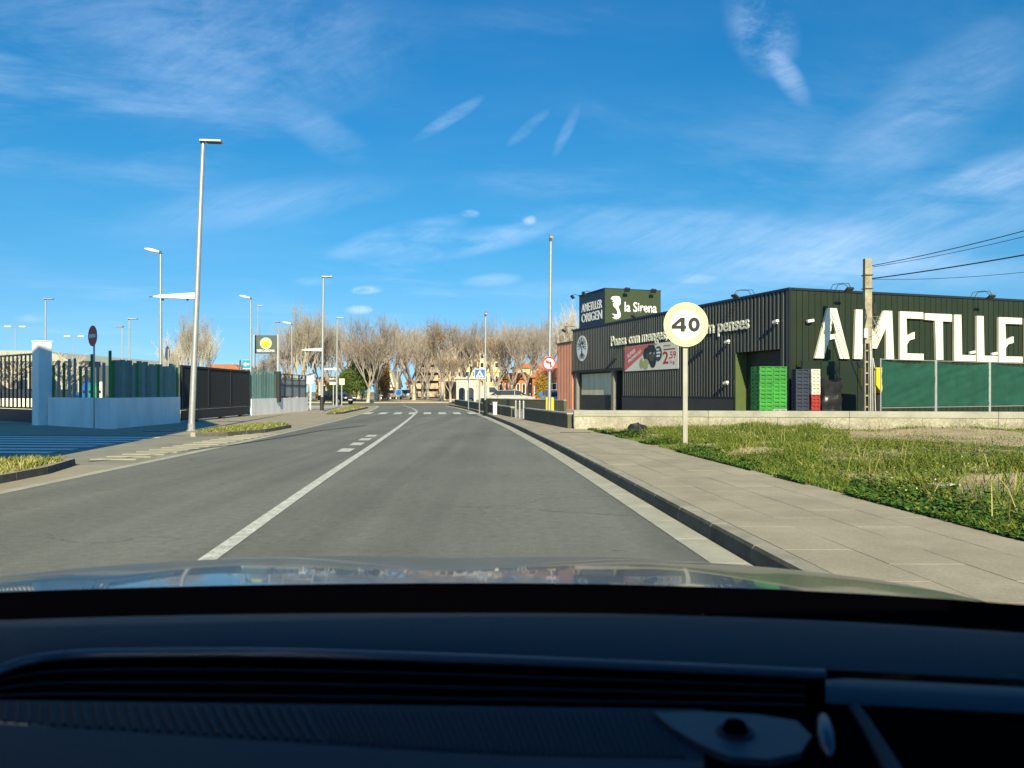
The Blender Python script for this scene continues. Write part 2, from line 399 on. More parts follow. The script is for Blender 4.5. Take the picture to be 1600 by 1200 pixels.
# pale gutters beside the lanes, cut into metre pieces
def pieces(name, parent, fa, fb, y0, y1, z, ln, m, gap=.012, h=.03):
    y = y0
    while y < y1 - .01:
        ye = min(y + ln, y1)
        mb = MB(); a0, b0, a1, b1 = fa(y + gap), fb(y + gap), fa(ye - gap), fb(ye - gap)
        vs = [(a0, y + gap, z), (b0, y + gap, z), (b1, ye - gap, z), (a1, ye - gap, z)]
        vs += [(x, yy, z - h) for x, yy, _ in vs]
        mb.add(vs, [(0, 1, 2, 3), (0, 4, 5, 1), (1, 5, 6, 2), (2, 6, 7, 3), (3, 7, 4, 0)])
        mb.build(name, m, parent); y = ye
gt = strip(lambda y: RE(y), lambda y: RE(y) + .31, -12, 74, .003).build('gutter', M_conc, label='pale concrete gutter strip along the far pavement kerb', kind='structure')
pieces('gutter_slab', gt, lambda y: RE(y) + .004, lambda y: RE(y) + .30, 2, 40, .011, 1.0, M_conc, .006, .006)
gl = strip(lambda y: LE(y) - .02, lambda y: LE(y) + .2, -12, 74, .004).build('gutter', M_conc, label='pale concrete gutter strip along the entrance side', kind='structure')

# markings
ml = strip(lambda y: CL(y) - .075, lambda y: CL(y) + .075, -8, 52, .006, .5).build('lane_line', M_line, label='solid white centre line between the two lanes', kind='structure')
strip(lambda y: CL(y) - .06, lambda y: CL(y) + .06, 52.5, 75, .006, .5).build('lane_line', M_line, label='white centre line bending left beyond the crossing', kind='structure')
mk = empty('lane_dashes', (CL(20), 20, 0), kind='structure', label='short white dashes left of the centre line')
for y in (17.7, 19.8, 21.7, 23.4):
    strip(lambda v: CL(v) - .60, lambda v: CL(v) - .30, y - .5, y + .5, .006).build('dash', M_line, mk)
zc = empty('zebra_crossing', (-5, 48, 0), kind='structure', label='white zebra stripes across the road ahead')
for i in range(8):
    x0 = -9.35 + i * .92
    MB().add([(x0 + .35, 46, .007), (x0 + .82, 46, .007), (x0 + .42, 50, .007), (x0 - .05, 50, .007)], [(0, 1, 2, 3)]).build('stripe', M_line, zc)
zl = empty('zebra_crossing', (-12, 20, 0), kind='structure', label='white zebra stripes across the shaded car park entrance')
for i in range(7):
    y0 = 16.7 + i * .92
    MB().add([(-16.5, y0 + .55, .012), (-10.1 - .03 * i, y0, .012), (-10.15 - .03 * i, y0 + .45, .012), (-16.5, y0 + 1.0, .012)], [(0, 1, 2, 3)]).build('stripe', mat('zebra_paint', (.78, .78, .74), .7, var=.15, scale=6, fine=.12, fscale=30), zl)

# pavement on the far (field) side: kerb stones and slabs
pv = strip(lambda y: RE(y) + .33, lambda y: FE(y), -12, 72, .132, 1.0, 3).build('pavement', mat('slab_bedding', (.16, .145, .10), .95, var=.2), label='tan slab pavement beside the weedy field', kind='structure')
y = -2.0
while y < 33:                                   # each slab a piece
    ln = .98
    for k in range(4):
        def ed(t, yy): a = RE(yy) + .50; b = FE(yy); return a + (b - a) * t
        off = .49 if k % 2 else 0.
        y0, y1 = y + off + .0035, y + off + ln - .0035
        t0, t1 = k / 4, (k + 1) / 4
        e = .003; dz = random.uniform(-.0015, .0015)
        vs = [(ed(t0, y0) + e, y0, .15 + dz), (ed(t1, y0) - e, y0, .15 + dz), (ed(t1, y1) - e, y1, .15 + dz), (ed(t0, y1) + e, y1, .15 + dz)]
        vs += [(a, b, .12) for a, b, _ in vs]
        MB().add(vs, [(0, 1, 2, 3), (0, 4, 5, 1), (1, 5, 6, 2), (2, 6, 7, 3), (3, 7, 4, 0)]).build('slab', M_slab, pv)
    y += ln
strip(lambda y: RE(y) + .50, lambda y: FE(y), 33.2, 72, .15, 1.0, 3).build('far_slabs', M_pave, pv)
kb = empty('kerb', (RE(10) + .4, 10, 0), kind='structure', label='dark faced concrete kerb along the field side pavement')
y = -2.0
while y < 72:
    ln = 1.0 if y < 45 else 3.0
    y0, y1 = y + .006, y + ln - .006
    vs = []
    for yy in (y0, y1):
        r = RE(yy)
        vs += [(r + .31, yy, -.02), (r + .325, yy, .125), (r + .345, yy, .15), (r + .49, yy, .152), (r + .49, yy, -.02)]
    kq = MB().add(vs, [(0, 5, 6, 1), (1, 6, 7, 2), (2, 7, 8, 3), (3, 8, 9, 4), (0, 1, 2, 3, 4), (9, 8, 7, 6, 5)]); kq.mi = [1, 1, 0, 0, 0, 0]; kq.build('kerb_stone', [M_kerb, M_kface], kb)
    y += ln

# the entrance side: forecourt pavement, driveway, islands
lp = strip(lambda y: -30, lambda y: LE(y) - .02, 23.6, 74, .012, 2.0, 3).build('forecourt_pavement', M_pave, label='pale paved forecourt before the car park gates', kind='structure')
strip(lambda y: -30, lambda y: LE(y) - .02, 14.0, 23.6, .005, 2.0, 3).build('driveway', mat('driveway_concrete', (.27, .255, .195), .85, var=.18, scale=.9, fine=.15, fscale=30), label='worn concrete driveway leading to the car park gate', kind='structure')
strip(lambda y: -14, lambda y: LE(y) - .02, -12, 14.0, .006, 2.0, 3).build('pavement', M_pave, label='pale pavement behind the near grass island', kind='structure')
M_blk = mat('flush_block', (.37, .345, .26), .85, var=.2, scale=3, fine=.15)
fl = empty('flush_kerb', (-8, 18, 0), kind='structure', label='row of pale flush kerb blocks along the driveway mouth')
for i in range(16):
    y0 = 15.2 + i * .62; x = LE(y0) - 1.25 + .02 * i
    MB().add([(x, y0, .018), (x + .95, y0 - .10, .018), (x + .95, y0 + .2, .018), (x, y0 + .3, .018), (x, y0, 0), (x + .95, y0 - .1, 0), (x + .95, y0 + .2, 0), (x, y0 + .3, 0)],
             [(0, 1, 2, 3), (0, 4, 5, 1), (1, 5, 6, 2), (2, 6, 7, 3), (3, 7, 4, 0)]).build('block', M_blk, fl)
M_dark_line = mat('dark_line', (.05, .05, .047), .8, var=.2)  # one flat dark tone for the thin line drawn below
sm = MB(); pts = [gr(140, 722), gr(240, 711), gr(360, 696), gr(440, 684), gr(500, 673), gr(572, 665)]
for i in range(len(pts) - 1):
    a, b = pts[i], pts[i + 1]; n = Vector((-(b - a).y, (b - a).x, 0)).normalized() * .05
    sm.add([(a.x - n.x, a.y - n.y, .0085), (a.x + n.x, a.y + n.y, .0085), (b.x + n.x, b.y + n.y, .0085), (b.x - n.x, b.y - n.y, .0085)], [(3, 2, 1, 0)])
sm.build('dark_line', M_dark_line, label='thin dark line along the driveway mouth', kind='structure')

M_dryg = mat('dry_grass', (.20, .19, .06), .9, var=.35, scale=8)
def tufts(name, region, count, hmin, hmax, mats, seed, parent=None, wd=.012, **kw):
    """region(rng) -> (x, y, z, scale, matindex)"""
    rng = np.random.default_rng(seed); P = [region(rng) for _ in range(count)]
    P = [p for p in P if p is not None]
    n = len(P); A = np.array(P)
    ang = rng.uniform(0, 2 * np.pi, n); h = rng.uniform(hmin, hmax, n) * A[:, 3]; lean = rng.uniform(.15, 1.2, n) * h; la = rng.uniform(0, 2 * np.pi, n)
    w = wd * rng.uniform(.6, 1.5, n)
    dx, dy = np.cos(ang) * w, np.sin(ang) * w; lx, ly = np.cos(la) * lean, np.sin(la) * lean
    x, y, z = A[:, 0], A[:, 1], A[:, 2]
    V = np.stack([np.stack([x - dx, y - dy, z], 1), np.stack([x + dx, y + dy, z], 1),
                  np.stack([x + lx * .4 + dx * .8, y + ly * .4 + dy * .8, z + h * .6], 1), np.stack([x + lx * .4 - dx * .8, y + ly * .4 - dy * .8, z + h * .6], 1),
                  np.stack([x + lx, y + ly, z + h], 1)], 1).reshape(-1, 3)
    me = bpy.data.meshes.new(name)
    b = np.arange(n) * 5
    faces = np.concatenate([np.stack([b, b + 1, b + 2], 1), np.stack([b, b + 2, b + 3], 1), np.stack([b + 3, b + 2, b + 4], 1)], 0)
    me.vertices.add(len(V)); me.vertices.foreach_set('co', V.ravel())
    me.loops.add(len(faces) * 3); me.loops.foreach_set('vertex_index', faces.ravel().astype(np.int32))
    me.polygons.add(len(faces)); me.polygons.foreach_set('loop_start', np.arange(len(faces), dtype=np.int32) * 3)
    me.polygons.foreach_set('loop_total', np.full(len(faces), 3, np.int32))
    for m in mats: me.materials.append(m)
    me.polygons.foreach_set('material_index', np.tile(A[:, 4].astype(np.int32), 3))
    me.update(calc_edges=True); me.validate()
    o = link(name, me, Matrix.Identity(4), parent); return tag(o, **kw)
M_g1 = mat('grass_green', (.075, .130, .022), .8, var=.35, scale=5, spec=.15)
M_g2 = mat('grass_yellow_green', (.165, .195, .034), .85, var=.35, scale=4, spec=.1)
M_g3 = mat('grass_straw', (.36, .31, .13), .9, var=.3, scale=4, spec=.1)
M_g4 = mat('leaf_deep_green', (.035, .105, .016), .7, var=.35, scale=6, spec=.2)
M_g5 = mat('flower_white', (.60, .58, .48), .9, var=.15)
M_isl = mat('island_soil', (.20, .16, .085), .95, var=.3, scale=6, bump=.4)
def island(outline, label, glabel, seed, n):
    """raised bed edged with kerb stones; outline is counter-clockwise"""
    cx = sum(p[0] for p in outline) / len(outline); cy = sum(p[1] for p in outline) / len(outline)
    t = empty('grass_island', (cx, cy, 0), label=label, cat='traffic island', group='kerbed grass islands')
    inner = [(cx + (x - cx) * .93 if abs(x - cx) > .01 else x, cy + (y - cy) * .97) for x, y in outline]
    MB().prism(inner, 0, .115).build('soil', M_isl, t)
    k = len(outline)
    for i in range(k):
        a, b = Vector((*outline[i], 0)), Vector((*outline[(i + 1) % k], 0)); L = (b - a).length; m = max(1, round(L / 1.0)); d = (b - a) / m
        inw = Vector((-(b - a).y, (b - a).x, 0)).normalized() * .15
        for j in range(m):
            p, q = a + d * (j + .006), a + d * (j + .994)
            vs = [p, q, q + inw, p + inw]; vv = [(v.x, v.y, 0) for v in vs] + [(p.x + inw.x * .1, p.y + inw.y * .1, .13), (q.x + inw.x * .1, q.y + inw.y * .1, .13), (q.x + inw.x, q.y + inw.y, .132), (p.x + inw.x, p.y + inw.y, .132)]
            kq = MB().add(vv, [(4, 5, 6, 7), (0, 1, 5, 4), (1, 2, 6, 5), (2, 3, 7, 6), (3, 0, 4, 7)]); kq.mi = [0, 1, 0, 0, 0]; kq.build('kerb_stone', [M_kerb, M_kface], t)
    xs = [p[0] for p in outline]; ys = [p[1] for p in outline]
    def reg(rng):
        for _ in range(20):
            x, y = rng.uniform(min(xs), max(xs)), rng.uniform(min(ys), max(ys)); ins = False
            sx, sy = cx + (x - cx) * 1.12, cy + (y - cy) * 1.06
            for i in range(k):
                (x1, y1), (x2, y2) = outline[i], outline[(i + 1) % k]
                if (y1 > sy) != (y2 > sy) and sx < (x2 - x1) * (sy - y1) / (y2 - y1) + x1: ins = not ins
            if ins: return (x, y, .11, 1., rng.choice([0, 1, 1, 2, 2]))
        return None
    o = tufts('grass', reg, n, .04, .13, [M_g1, M_g2, M_g3], seed, t); o['kind'] = 'stuff'
island([(-7.75, 2), (-7.15, 2), (-7.32, 9), (-7.55, 12.5), (-7.95, 14.0), (-8.6, 14.4), (-9.3, 14.0), (-9.4, 12), (-9.4, 2)], 'near kerbed island of dry grass at the picture edge', '', 3, 9000)
island([(-9.6, 22.9), (-8.6, 23.2), (-8.05, 25.0), (-8.15, 28.4), (-8.6, 29.5), (-9.3, 29.3), (-9.9, 26)], 'small kerbed grass island beside the tall street lamp', '', 4, 5000)
island([(-10.9, 45), (-10.35, 45), (-10.2, 46.5), (-11.6, 62), (-13.3, 66), (-13.8, 66), (-12.6, 58)], 'far kerbed island before the black car', '', 5, 3000)

# the field
WALL_A, WALL_B = Vector((2.02, 24.9, 0)), Vector((27, 21.1, 0))
def wall_y(x): return WALL_A.y + (x - WALL_A.x) / (WALL_B.x - WALL_A.x) * (WALL_B.y - WALL_A.y)
from mathutils import noise as mn
def field_z(x, y):
    d = max(0, x - FE(y)); k = min(1, d / 1.5)
    return .135 + k * (.10 * mn.noise(Vector((x * .35, y * .35, 0))) + .05 * mn.noise(Vector((x * 1.3, y * 1.3, 4))) + .10 * min(1, d / 5))
fm = MB(); ys = np.arange(-6, 25.01, .5); nx = 44; vs = []
for yv in ys:
    a = FE(yv) + .01
    for i in range(nx + 1):
        x = a + (28 - a) * (i / nx) ** 1.3; vs.append((x, yv, field_z(x, yv)))
fs = [(j * (nx + 1) + i, j * (nx + 1) + i + 1, (j + 1) * (nx + 1) + i + 1, (j + 1) * (nx + 1) + i) for j in range(len(ys) - 1) for i in range(nx)]
fm.add(vs, fs).build('field', M_soil, smooth=True, label='dry sandy field soil behind the pavement', kind='structure')
def bare(x, y):
    return mn.noise(Vector((x * .22 + 3, y * .5, 2.2))) + .35 * mn.noise(Vector((x * .9, y * 1.4, 7)))
def reg_field(rng):
    u = rng.uniform(0, 1); y = 4.2 + (24.3 - 4.2) * rng.uniform(0, 1) ** .8
    a = FE(y); x = a + .02 + (min(y * .78 + 1.5, 27) - a) * u ** 1.05
    if y > wall_y(x) - .25 or x < a: return None
    d = x - a
    nb = bare(x, y)
    sandy = (y > 16.5 and x / y > .44)
    if nb > (.05 if sandy else .27) and rng.uniform() < .93: return None
    if sandy and y < 21.6 and rng.uniform() < .86: return None
    hn = mn.noise(Vector((x * .6, y * .6, 11)))
    if d < .7 + 1.1 * hn:  # lush low leafy edge
        return (x, y, field_z(x, y) - .01, .42 + .3 * hn, rng.choice([0, 0, 3, 1, 1]))
    cl = mn.noise(Vector((x * 1.1, y * .8, 21)))
    mi = rng.choice([1, 1, 1, 1, 1, 0, 0] if cl > .05 else ([0, 0, 1, 1, 3, 1] if cl > -.22 else [1, 1, 1, 0, 2]))
    return (x, y, field_z(x, y) - .01, max(.18, .68 + .8 * hn + .5 * cl) * (.45 if (y > 13 and x / y > .40) else 1.), mi)
tufts('weeds', reg_field, 135000, .07, .25, [M_g1, M_g2, M_g3, M_g4], 21, None, .0075, label='tangle of green and straw weeds over the field', kind='stuff')
# broad leaves along the pavement edge and small plants
def leafy(name, region, count, size, mats, seed, **kw):
    rng = np.random.default_rng(seed); P = [p for p in (region(rng) for _ in range(count)) if p is not None]; A = np.array(P); n = len(A)
    ang = rng.uniform(0, 2 * np.pi, n); tilt = rng.uniform(-.7, .7, n); s = size * rng.uniform(.5, 1.3, n) * A[:, 3]
    ux, uy, uz = np.cos(ang) * np.cos(tilt), np.sin(ang) * np.cos(tilt), np.sin(tilt)
    U = np.stack([ux, uy, uz], 1); S = np.stack([-np.sin(ang), np.cos(ang), rng.uniform(-.5, .5, n)], 1)
    Cc = A[:, :3]
    V = np.stack([Cc - U * s[:, None], Cc + S * (s * .62)[:, None] - U * (s * .1)[:, None], Cc + U * s[:, None], Cc - S * (s * .62)[:, None] - U * (s * .1)[:, None]], 1).reshape(-1, 3)
    b = np.arange(n) * 4; F = np.stack([b, b + 1, b + 2, b + 3], 1)
    me = bpy.data.meshes.new(name); me.vertices.add(len(V)); me.vertices.foreach_set('co', V.ravel())
    me.loops.add(n * 4); me.loops.foreach_set('vertex_index', F.ravel().astype(np.int32)); me.polygons.add(n)
    me.polygons.foreach_set('loop_start', np.arange(n, dtype=np.int32) * 4); me.polygons.foreach_set('loop_total', np.full(n, 4, np.int32))
    for m in mats: me.materials.append(m)
    me.polygons.foreach_set('material_index', A[:, 4].astype(np.int32)); me.update(calc_edges=True); me.validate()
    return tag(link(name, me, Matrix.Identity(4), kw.pop('parent', None)), **kw)
def reg_leaf(rng):
    y = 3.6 + 20.5 * rng.uniform() ** 1.25; a = FE(y); x = a - .06 + rng.exponential(.38 if y < 9 else .26)
    if mn.noise(Vector((x * .8, y * .5, 31))) < -.05 or y > wall_y(x) - .2 or x > 16: return None
    hh = .02 + .24 * rng.uniform() * (.5 + .5 * mn.noise(Vector((x * 1.1, y * 1.1, 5)))) * min(1, .35 + (x - a) * 1.2)
    return (x, y, field_z(x, y) + hh, 1., rng.choice([3, 3, 0, 0, 0, 1]))
leafy('leaves', reg_leaf, 42000, .028, [M_g1, M_g2, M_g3, M_g4], 33, label='low leafy green plants creeping along the pavement edge', kind='stuff')
def reg_fl(rng):
    y = 4.5 + 18 * rng.uniform(); a = FE(y); x = a + .3 + rng.uniform(0, 1) * min(9, y * .6)
    if mn.noise(Vector((x * .5, y * .5, 51))) < .08 or y > wall_y(x) - .3: return None
    return (x, y, field_z(x, y) + rng.uniform(.12, .3), 1., 0)
def reg_bushy(rng):
    y = 5 + 19 * rng.uniform() ** .8; a = FE(y); x = a + .3 + (min(y * .78 + 1.5, 26) - a) * rng.uniform()
    if y > wall_y(x) - .2: return None
    cl = mn.noise(Vector((x * 1.1, y * .8, 21)))
    if cl < -.2 or bare(x, y) > .25 or (y > 16.5 and y < 21.6 and x / y > .44): return None
    return (x, y, field_z(x, y) + .04 + rng.uniform(0, .30) * (.4 + cl), 1., rng.choice([0, 1, 1, 1, 3]))
leafy('leaves', reg_bushy, 110000, .016, [M_g1, M_g2, M_g3, M_g4], 36, label='small leaves of bushy weeds across the field', kind='stuff')
def reg_stalk(rng):
    y = 5 + 19 * rng.uniform() ** .8; a = FE(y); x = a + .2 + (min(y * .78 + 1.5, 26) - a) * rng.uniform()
    if y > wall_y(x) - .2 or mn.noise(Vector((x * .8, y * .8, 77))) < .05: return None
    return (x, y, field_z(x, y), 1., rng.choice([2, 2, 1, 4]))
tufts('stalks', reg_stalk, 1500, .22, .55, [M_g1, M_g2, M_g3, M_g4, mat('dead_stem', (.17, .12, .07), .9)], 41, None, .004, label='tall dry stalks standing above the weeds', kind='stuff')
leafy('flowers', reg_fl, 2600, .013, [M_g5], 34, label='tiny white flower heads scattered among the weeds', kind='stuff')

# car park behind the low wall, and ground on either side
MB().add([(2.3, 25.3, .02), (60, 16.2, .02), (60, 75, .02), (-6.0, 75, .02), (.3, 34, .02)], [(0, 1, 2, 3, 4)]).build('car_park', mat('car_park_paving', (.30, .28, .25), .85, var=.15, scale=.8, fine=.1), label='grey shop car park around the dark building', kind='structure')
MB().add([(-120, 33, .016), (-14.8, 33, .016), (-14.8, 75, .016), (-120, 75, .016)], [(0, 1, 2, 3)]).build('car_park', mat('car_park_concrete', (.42, .40, .33), .85, var=.12, scale=.8, fine=.1), label='sunlit supermarket car park behind the gates', kind='structure')
pz = MB(); pz.box((-25, 150, -.0), (160, 116, .26)); pz.build('plaza', mat('plaza_paving', (.40, .32, .22), .9, var=.15, scale=.5), label='tan paved square beyond the cross street', kind='structure')
lw = MB(); lw.add([(-60, 94, .145), (-13.5, 94, .145), (-14.5, 100, .145), (-60, 118, .145)], [(0, 1, 2, 3)]); lw.build('lawn', mat('lawn_green', (.09, .17, .03), .9, var=.25, scale=1.5, fine=.2, fscale=20), label='green lawn behind the black car', kind='structure')

# low concrete walls on the field side
M_cwall = mat('old_concrete', (.335, .315, .25), .9, var=.3, scale=1.1, fine=.2, fscale=14, bump=.4, bscale=20)
M_cwall2 = mat('old_concrete_grey', (.33, .325, .275), .9, var=.22, scale=1.5, fine=.1)
M_owall = mat('olive_block', (.10, .10, .068), .85, var=.15, scale=1.2, fine=.1)
def low_wall(a, b, z0, z1, th, m, mc, label, n, piece='block', cap=.05, group=None):
    a, b = Vector(a), Vector(b); d = (b - a).normalized(); L = (b - a).length
    t = empty('low_wall', (a + b) / 2, label=label, cat='wall', group=group)
    rz = math.atan2(d.y, d.x)
    for i in range(n):
        c = a + d * (L * (i + .5) / n); MB().box((c.x, c.y, (z0 + z1 - cap) / 2), (L / n - .012, th, z1 - cap - z0), rz).build(piece, m, t)
    for i in range(max(1, n // 2)):
        k = max(1, n // 2); c = a + d * (L * (i + .5) / k); MB().box((c.x, c.y, z1 - cap / 2), (L / k - .008, th + .05, cap), rz, bev=.01).build('coping', mc, t)
    return t
low_wall(WALL_A, WALL_B, .05, .75, .22, M_cwall, M_cwall2, 'long low concrete wall between the weedy field and the shop yard', 12, cap=.19)
low_wall((1.92, 25.15, 0), (.62, 33, 0), .1, .66, .2, M_owall, M_cwall2, 'dark olive low wall beside the pavement next to the field', 6)
low_wall((.05, 36.3, 0), (-5.2, 71, 0), .1, .64, .2, M_owall, M_cwall2, 'long dark olive low wall behind the pedestrian crossing sign', 16)
low_wall((3.6, 52, 0), (-2.6, 66, 0), .02, .80, .2, M_owall, M_cwall2, 'dark olive wall further back in front of the parked vans', 8)

# ------------------------------------------------------------------ the dark shop building
UB = Vector((.317, -.948, 0)).normalized(); UG = Vector((.948, .317, 0)).normalized()
CO = Vector((12.3, 34.0, 0))
FB = frame(CO, UB); FG = frame(CO, UG)       # FB: x = -t (distance from the near corner); FG: x = u
def tpx(px): r = (px - 800) / FPX; return (12.3 - 34 * r) / (.317 + .948 * r)
def upx(px): r = (px - 800) / FPX; return (34 * r - 12.3) / (.948 - .317 * r)
def zb(px, py): r = tpx(px); return CAMH + (HOR - py) / FPX * (34 + .948 * r)
def zg(px, py): r = upx(px); return CAMH + (HOR - py) / FPX * (34 + .317 * r)
HT = 5.86
M_corr = mat('dark_cladding', (.062, .067, .061), .40, .15, var=.22, scale=1.6, stretch=(1, 1, .12), spec=.4)
M_plin = mat('dark_panel', (.045, .047, .044), .6, var=.12, scale=1.5)
M_grn = mat('green_cladding', (.020, .031, .017), .5, .1, var=.10, scale=.8, rnd=.06)
M_cream = mat('cream_letter', (.74, .72, .56), .6, var=.06, scale=2)
M_trim = mat('roof_trim', (.030, .036, .042), .4, .3, var=.08)
shop = empty('shop_building', (CO.x, CO.y, 0), label='low dark clad shop building with huge cream letters on its green side', cat='building')
LB, LG = 24.5, 24.0
def loc(F, x, y, z): return F @ Vector((x, y, z))
core = MB(); core.prism([(-LB, 0), (-.05, 0), (-.05, 5.7), (-LB, 5.7)], -20, -.62, FB); core.build('core', M_plin, shop)
tS = dict(S1=(16.3, 24.5, 2.9), S2=(4.0, 16.3, 1.05), S3=(.66, 4.0, 3.27), S4=(0, .66, 0.))
def ribbed(F, x0, x1, y0, y1, pitch=.27, depth=.075, name='cladding', m=M_corr, parent=shop, off=0.):
    mb = MB(); n = max(1, round((x1 - x0) / pitch)); p = (x1 - x0) / n; pts = []
    for i in range(n):
        a = x0 + i * p; pts += [(a, 0), (a + p * .44, 0), (a + p * .52, depth), (a + p * .92, depth)]
    pts.append((x1, 0)); k = len(pts)
    vs = [F @ Vector((x, y0, d + off)) for x, d in pts] + [F @ Vector((x, y1, d + off)) for x, d in pts]
    mb.add(vs, [(i, i + 1, i + 1 + k, i + k) for i in range(k - 1)]); return mb.build(name, m, parent)
for key, (ta, tb, z0) in tS.items():
    ribbed(FB, -tb, -ta, z0, HT)
    MB().prism([(-tb, max(z0, .0)), (-ta, max(z0, .0)), (-ta, HT - .02), (-tb, HT - .02)], -.61, -.012, FB).build('wall', M_plin, shop)
MB().prism([(-16.3, .02), (-4.0, .02), (-4.0, 1.05), (-16.3, 1.05)], -.61, .05, FB).build('plinth', M_plin, shop)
MB().prism([(-16.3, 1.05), (-4.0, 1.05), (-4.0, 1.10), (-16.3, 1.10)], .052, .075, FB).build('drip_trim', M_trim, shop)
# shop window bay
MB().prism([[(-24.5, .02), (-17.7, .02), (-17.7, 2.88), (-24.5, 2.88)], [(-23.6, 1.12), (-23.6, 2.62), (-18.1, 2.62), (-18.1, 1.12)]], -.60, -.28, FB).build('window_wall', M_plin, shop)
win = MB().prism([(-23.6, 1.12), (-18.1, 1.12), (-18.1, 2.62), (-23.6, 2.62)], -.36, -.33, FB).build('window', mat('shop_window', (.62, .58, .40), .45, var=.18, scale=1.4, stretch=(1, 1, .3), spec=.5), shop)
for x in (-24.05, -17.9): MB().prism([(x - .18, .02), (x + .18, .02), (x + .18, 2.87), (x - .18, 2.87)], -.27, -.03, FB).build('pier', mat('grey_pier', (.20, .20, .175), .6, var=.1), shop)
MB().prism([(-17.68, .03), (-16.32, .03), (-16.32, 2.7), (-17.68, 2.7)], -.58, -.5, FB).build('door', M_black, shop)
MB().prism([(-24.5, 2.72), (-16.3, 2.72), (-16.3, 2.895), (-24.5, 2.895)], -.26, .07, FB).build('canopy', M_black, shop)
# loading bay with slatted roller shutter
bay = MB().prism([(-3.98, .02), (-.68, .02), (-.68, .06), (-3.98, .06)], -.6, .1, FB).build('bay_sill', M_cwall2, shop)
M_shut = mat('shutter_slat', (.050, .056, .042), .5, .3, var=.1)
sh = MB().prism([(-3.95, .06), (-.70, .06), (-.70, 3.25), (-3.95, 3.25)], -.60, -.575, FB).build('roller_shutter', M_shut, shop)
for i in range(26):
    z = .08 + i * .112
    MB().prism([(-3.93, z), (-1.1, z), (-1.1, z + .085), (-3.93, z + .085)], -.572, -.545, FB).build('slat', M_shut, sh)
MB().prism([(-3.995, .06), (-3.93, .06), (-3.93, 3.26), (-3.995, 3.26)], -.57, .08, FB).build('bay_jamb', mat('green_jamb', (.085, .12, .04), .5, var=.08), shop)
# green side: every board a part, leaving the lower screen area as the same boards
n = 72; bw = LG / n
bm = MB().prism([(.004, 0), (bw - .022, 0), (bw - .022, HT - .03), (.004, HT - .03)], 0, .03).mesh('cladding_board', M_grn)
for i in range(n):
    Mx = FG @ Matrix.Translation(Vector((i * bw, .02, 0))); link('cladding_board', bm, Mx, shop)
MB().prism([(.01, .0), (LG, 0), (LG, HT - .05), (.01, HT - .05)], -.6, -.004, FG).build('wall', M_plin, shop)
MB().prism([(-LB - .05, HT), (.06, HT), (.06, HT + .10), (-LB - .05, HT + .10)], -.30, .10, FB).build('roof_trim', M_trim, shop)
MB().prism([(.11, HT - .002), (LG, HT - .002), (LG, HT + .097), (.11, HT + .097)], -.30, .08, FG).build('roof_trim', M_trim, shop)
MB().prism([(-.02, .02), (.06, .02), (.06, HT), (-.02, HT)], .052, .075, FB).build('corner_trim', M_trim, shop)
MB().prism([(-LB + .1, 5.66), (-.4, 5.66), (-.4, 5.72), (-LB + .1, 5.72)], -20, -.5, FB).build('roof', mat('roof_grey', (.25, .25, .24), .9), shop)
# big letters
def sub(polys, x0, x1, z0, z1): return [[(x0 + (x1 - x0) * a, z0 + (z1 - z0) * b) for a, b in pl] for pl in polys]
GLY = {
 'A': [[(0, 0), (.25, 0), (.40, .36), (.56, .40), (.72, 0), (1, 0), (.62, 1), (.36, 1)], [(.44, .47), (.50, .78), (.61, .50)]],
 'M': [[(0, 0), (.20, 0), (.22, .62), (.44, .22), (.56, .22), (.80, .66), (.80, 0), (1, 0), (.95, 1), (.74, 1), (.50, .52), (.26, 1), (.04, 1)]],
 'E': [[(0, 0), (1, 0), (1, .13), (.30, .13), (.30, .32), (.40, .40), (.62, .44), (.62, .58), (.30, .50), (.27, .86), (.98, .86), (.98, 1), (0, 1)]],
 'T': [[(.42, 0), (.68, 0), (.66, .84), (1, .84), (1, 1), (0, 1), (0, .86), (.38, .85)]],
 'L': [[(0, 0), (1, 0), (1, .13), (.36, .13), (.32, 1), (0, 1)]],
 'R': [[(0, 0), (.26, 0), (.26, .36), (.42, .36), (.74, 0), (1, 0), (.66, .40), (.92, .56), (.90, .88), (.66, 1), (0, 1)], [(.26, .50), (.26, .86), (.56, .86), (.66, .74), (.58, .50)]],
}
spots = [('A', 1269, 1323, 481, 560), ('M', 1330, 1392, 484, 561), ('E', 1401, 1438, 487, 562), ('T', 1440, 1482, 490, 562), ('L', 1486, 1519, 492, 564), ('L', 1521, 1553, 494, 565), ('E', 1555, 1592, 496, 566), ('R', 1597, 1640, 498, 567)]
for ch, a, b, p0, p1 in spots:
    z0, z1 = zg(a, p1), zg(a, p0)
    MB().prism(sub(GLY[ch], upx(a), upx(b), z0, z1), .07, .19, FG).build('letter', M_cream, shop)
    xm = (upx(a) + upx(b)) / 2
    MB().prism([(upx(a) + .15, z0 + .06), (upx(a) + .21, z0 + .06), (upx(a) + .21, z0 + .12), (upx(a) + .15, z0 + .12)], .03, .071, FG).build('letter_stud', M_black, shop)
# slogan
for word, pa, pb_ in (('Pensa', 957, 982), ('com', 985, 1002.5), ('menges,', 1005.5, 1047), ('menja', 1051, 1084), ('com', 1088, 1120), ('penses', 1124.5, 1176)):
    link('slogan_word', text_mesh(word, (tpx(pa) - tpx(pb_)) * .95, .92, .05, .014, M_cream, em=True), FB @ Matrix.Translation(Vector((-tpx(pa), 4.38, .078))), shop)
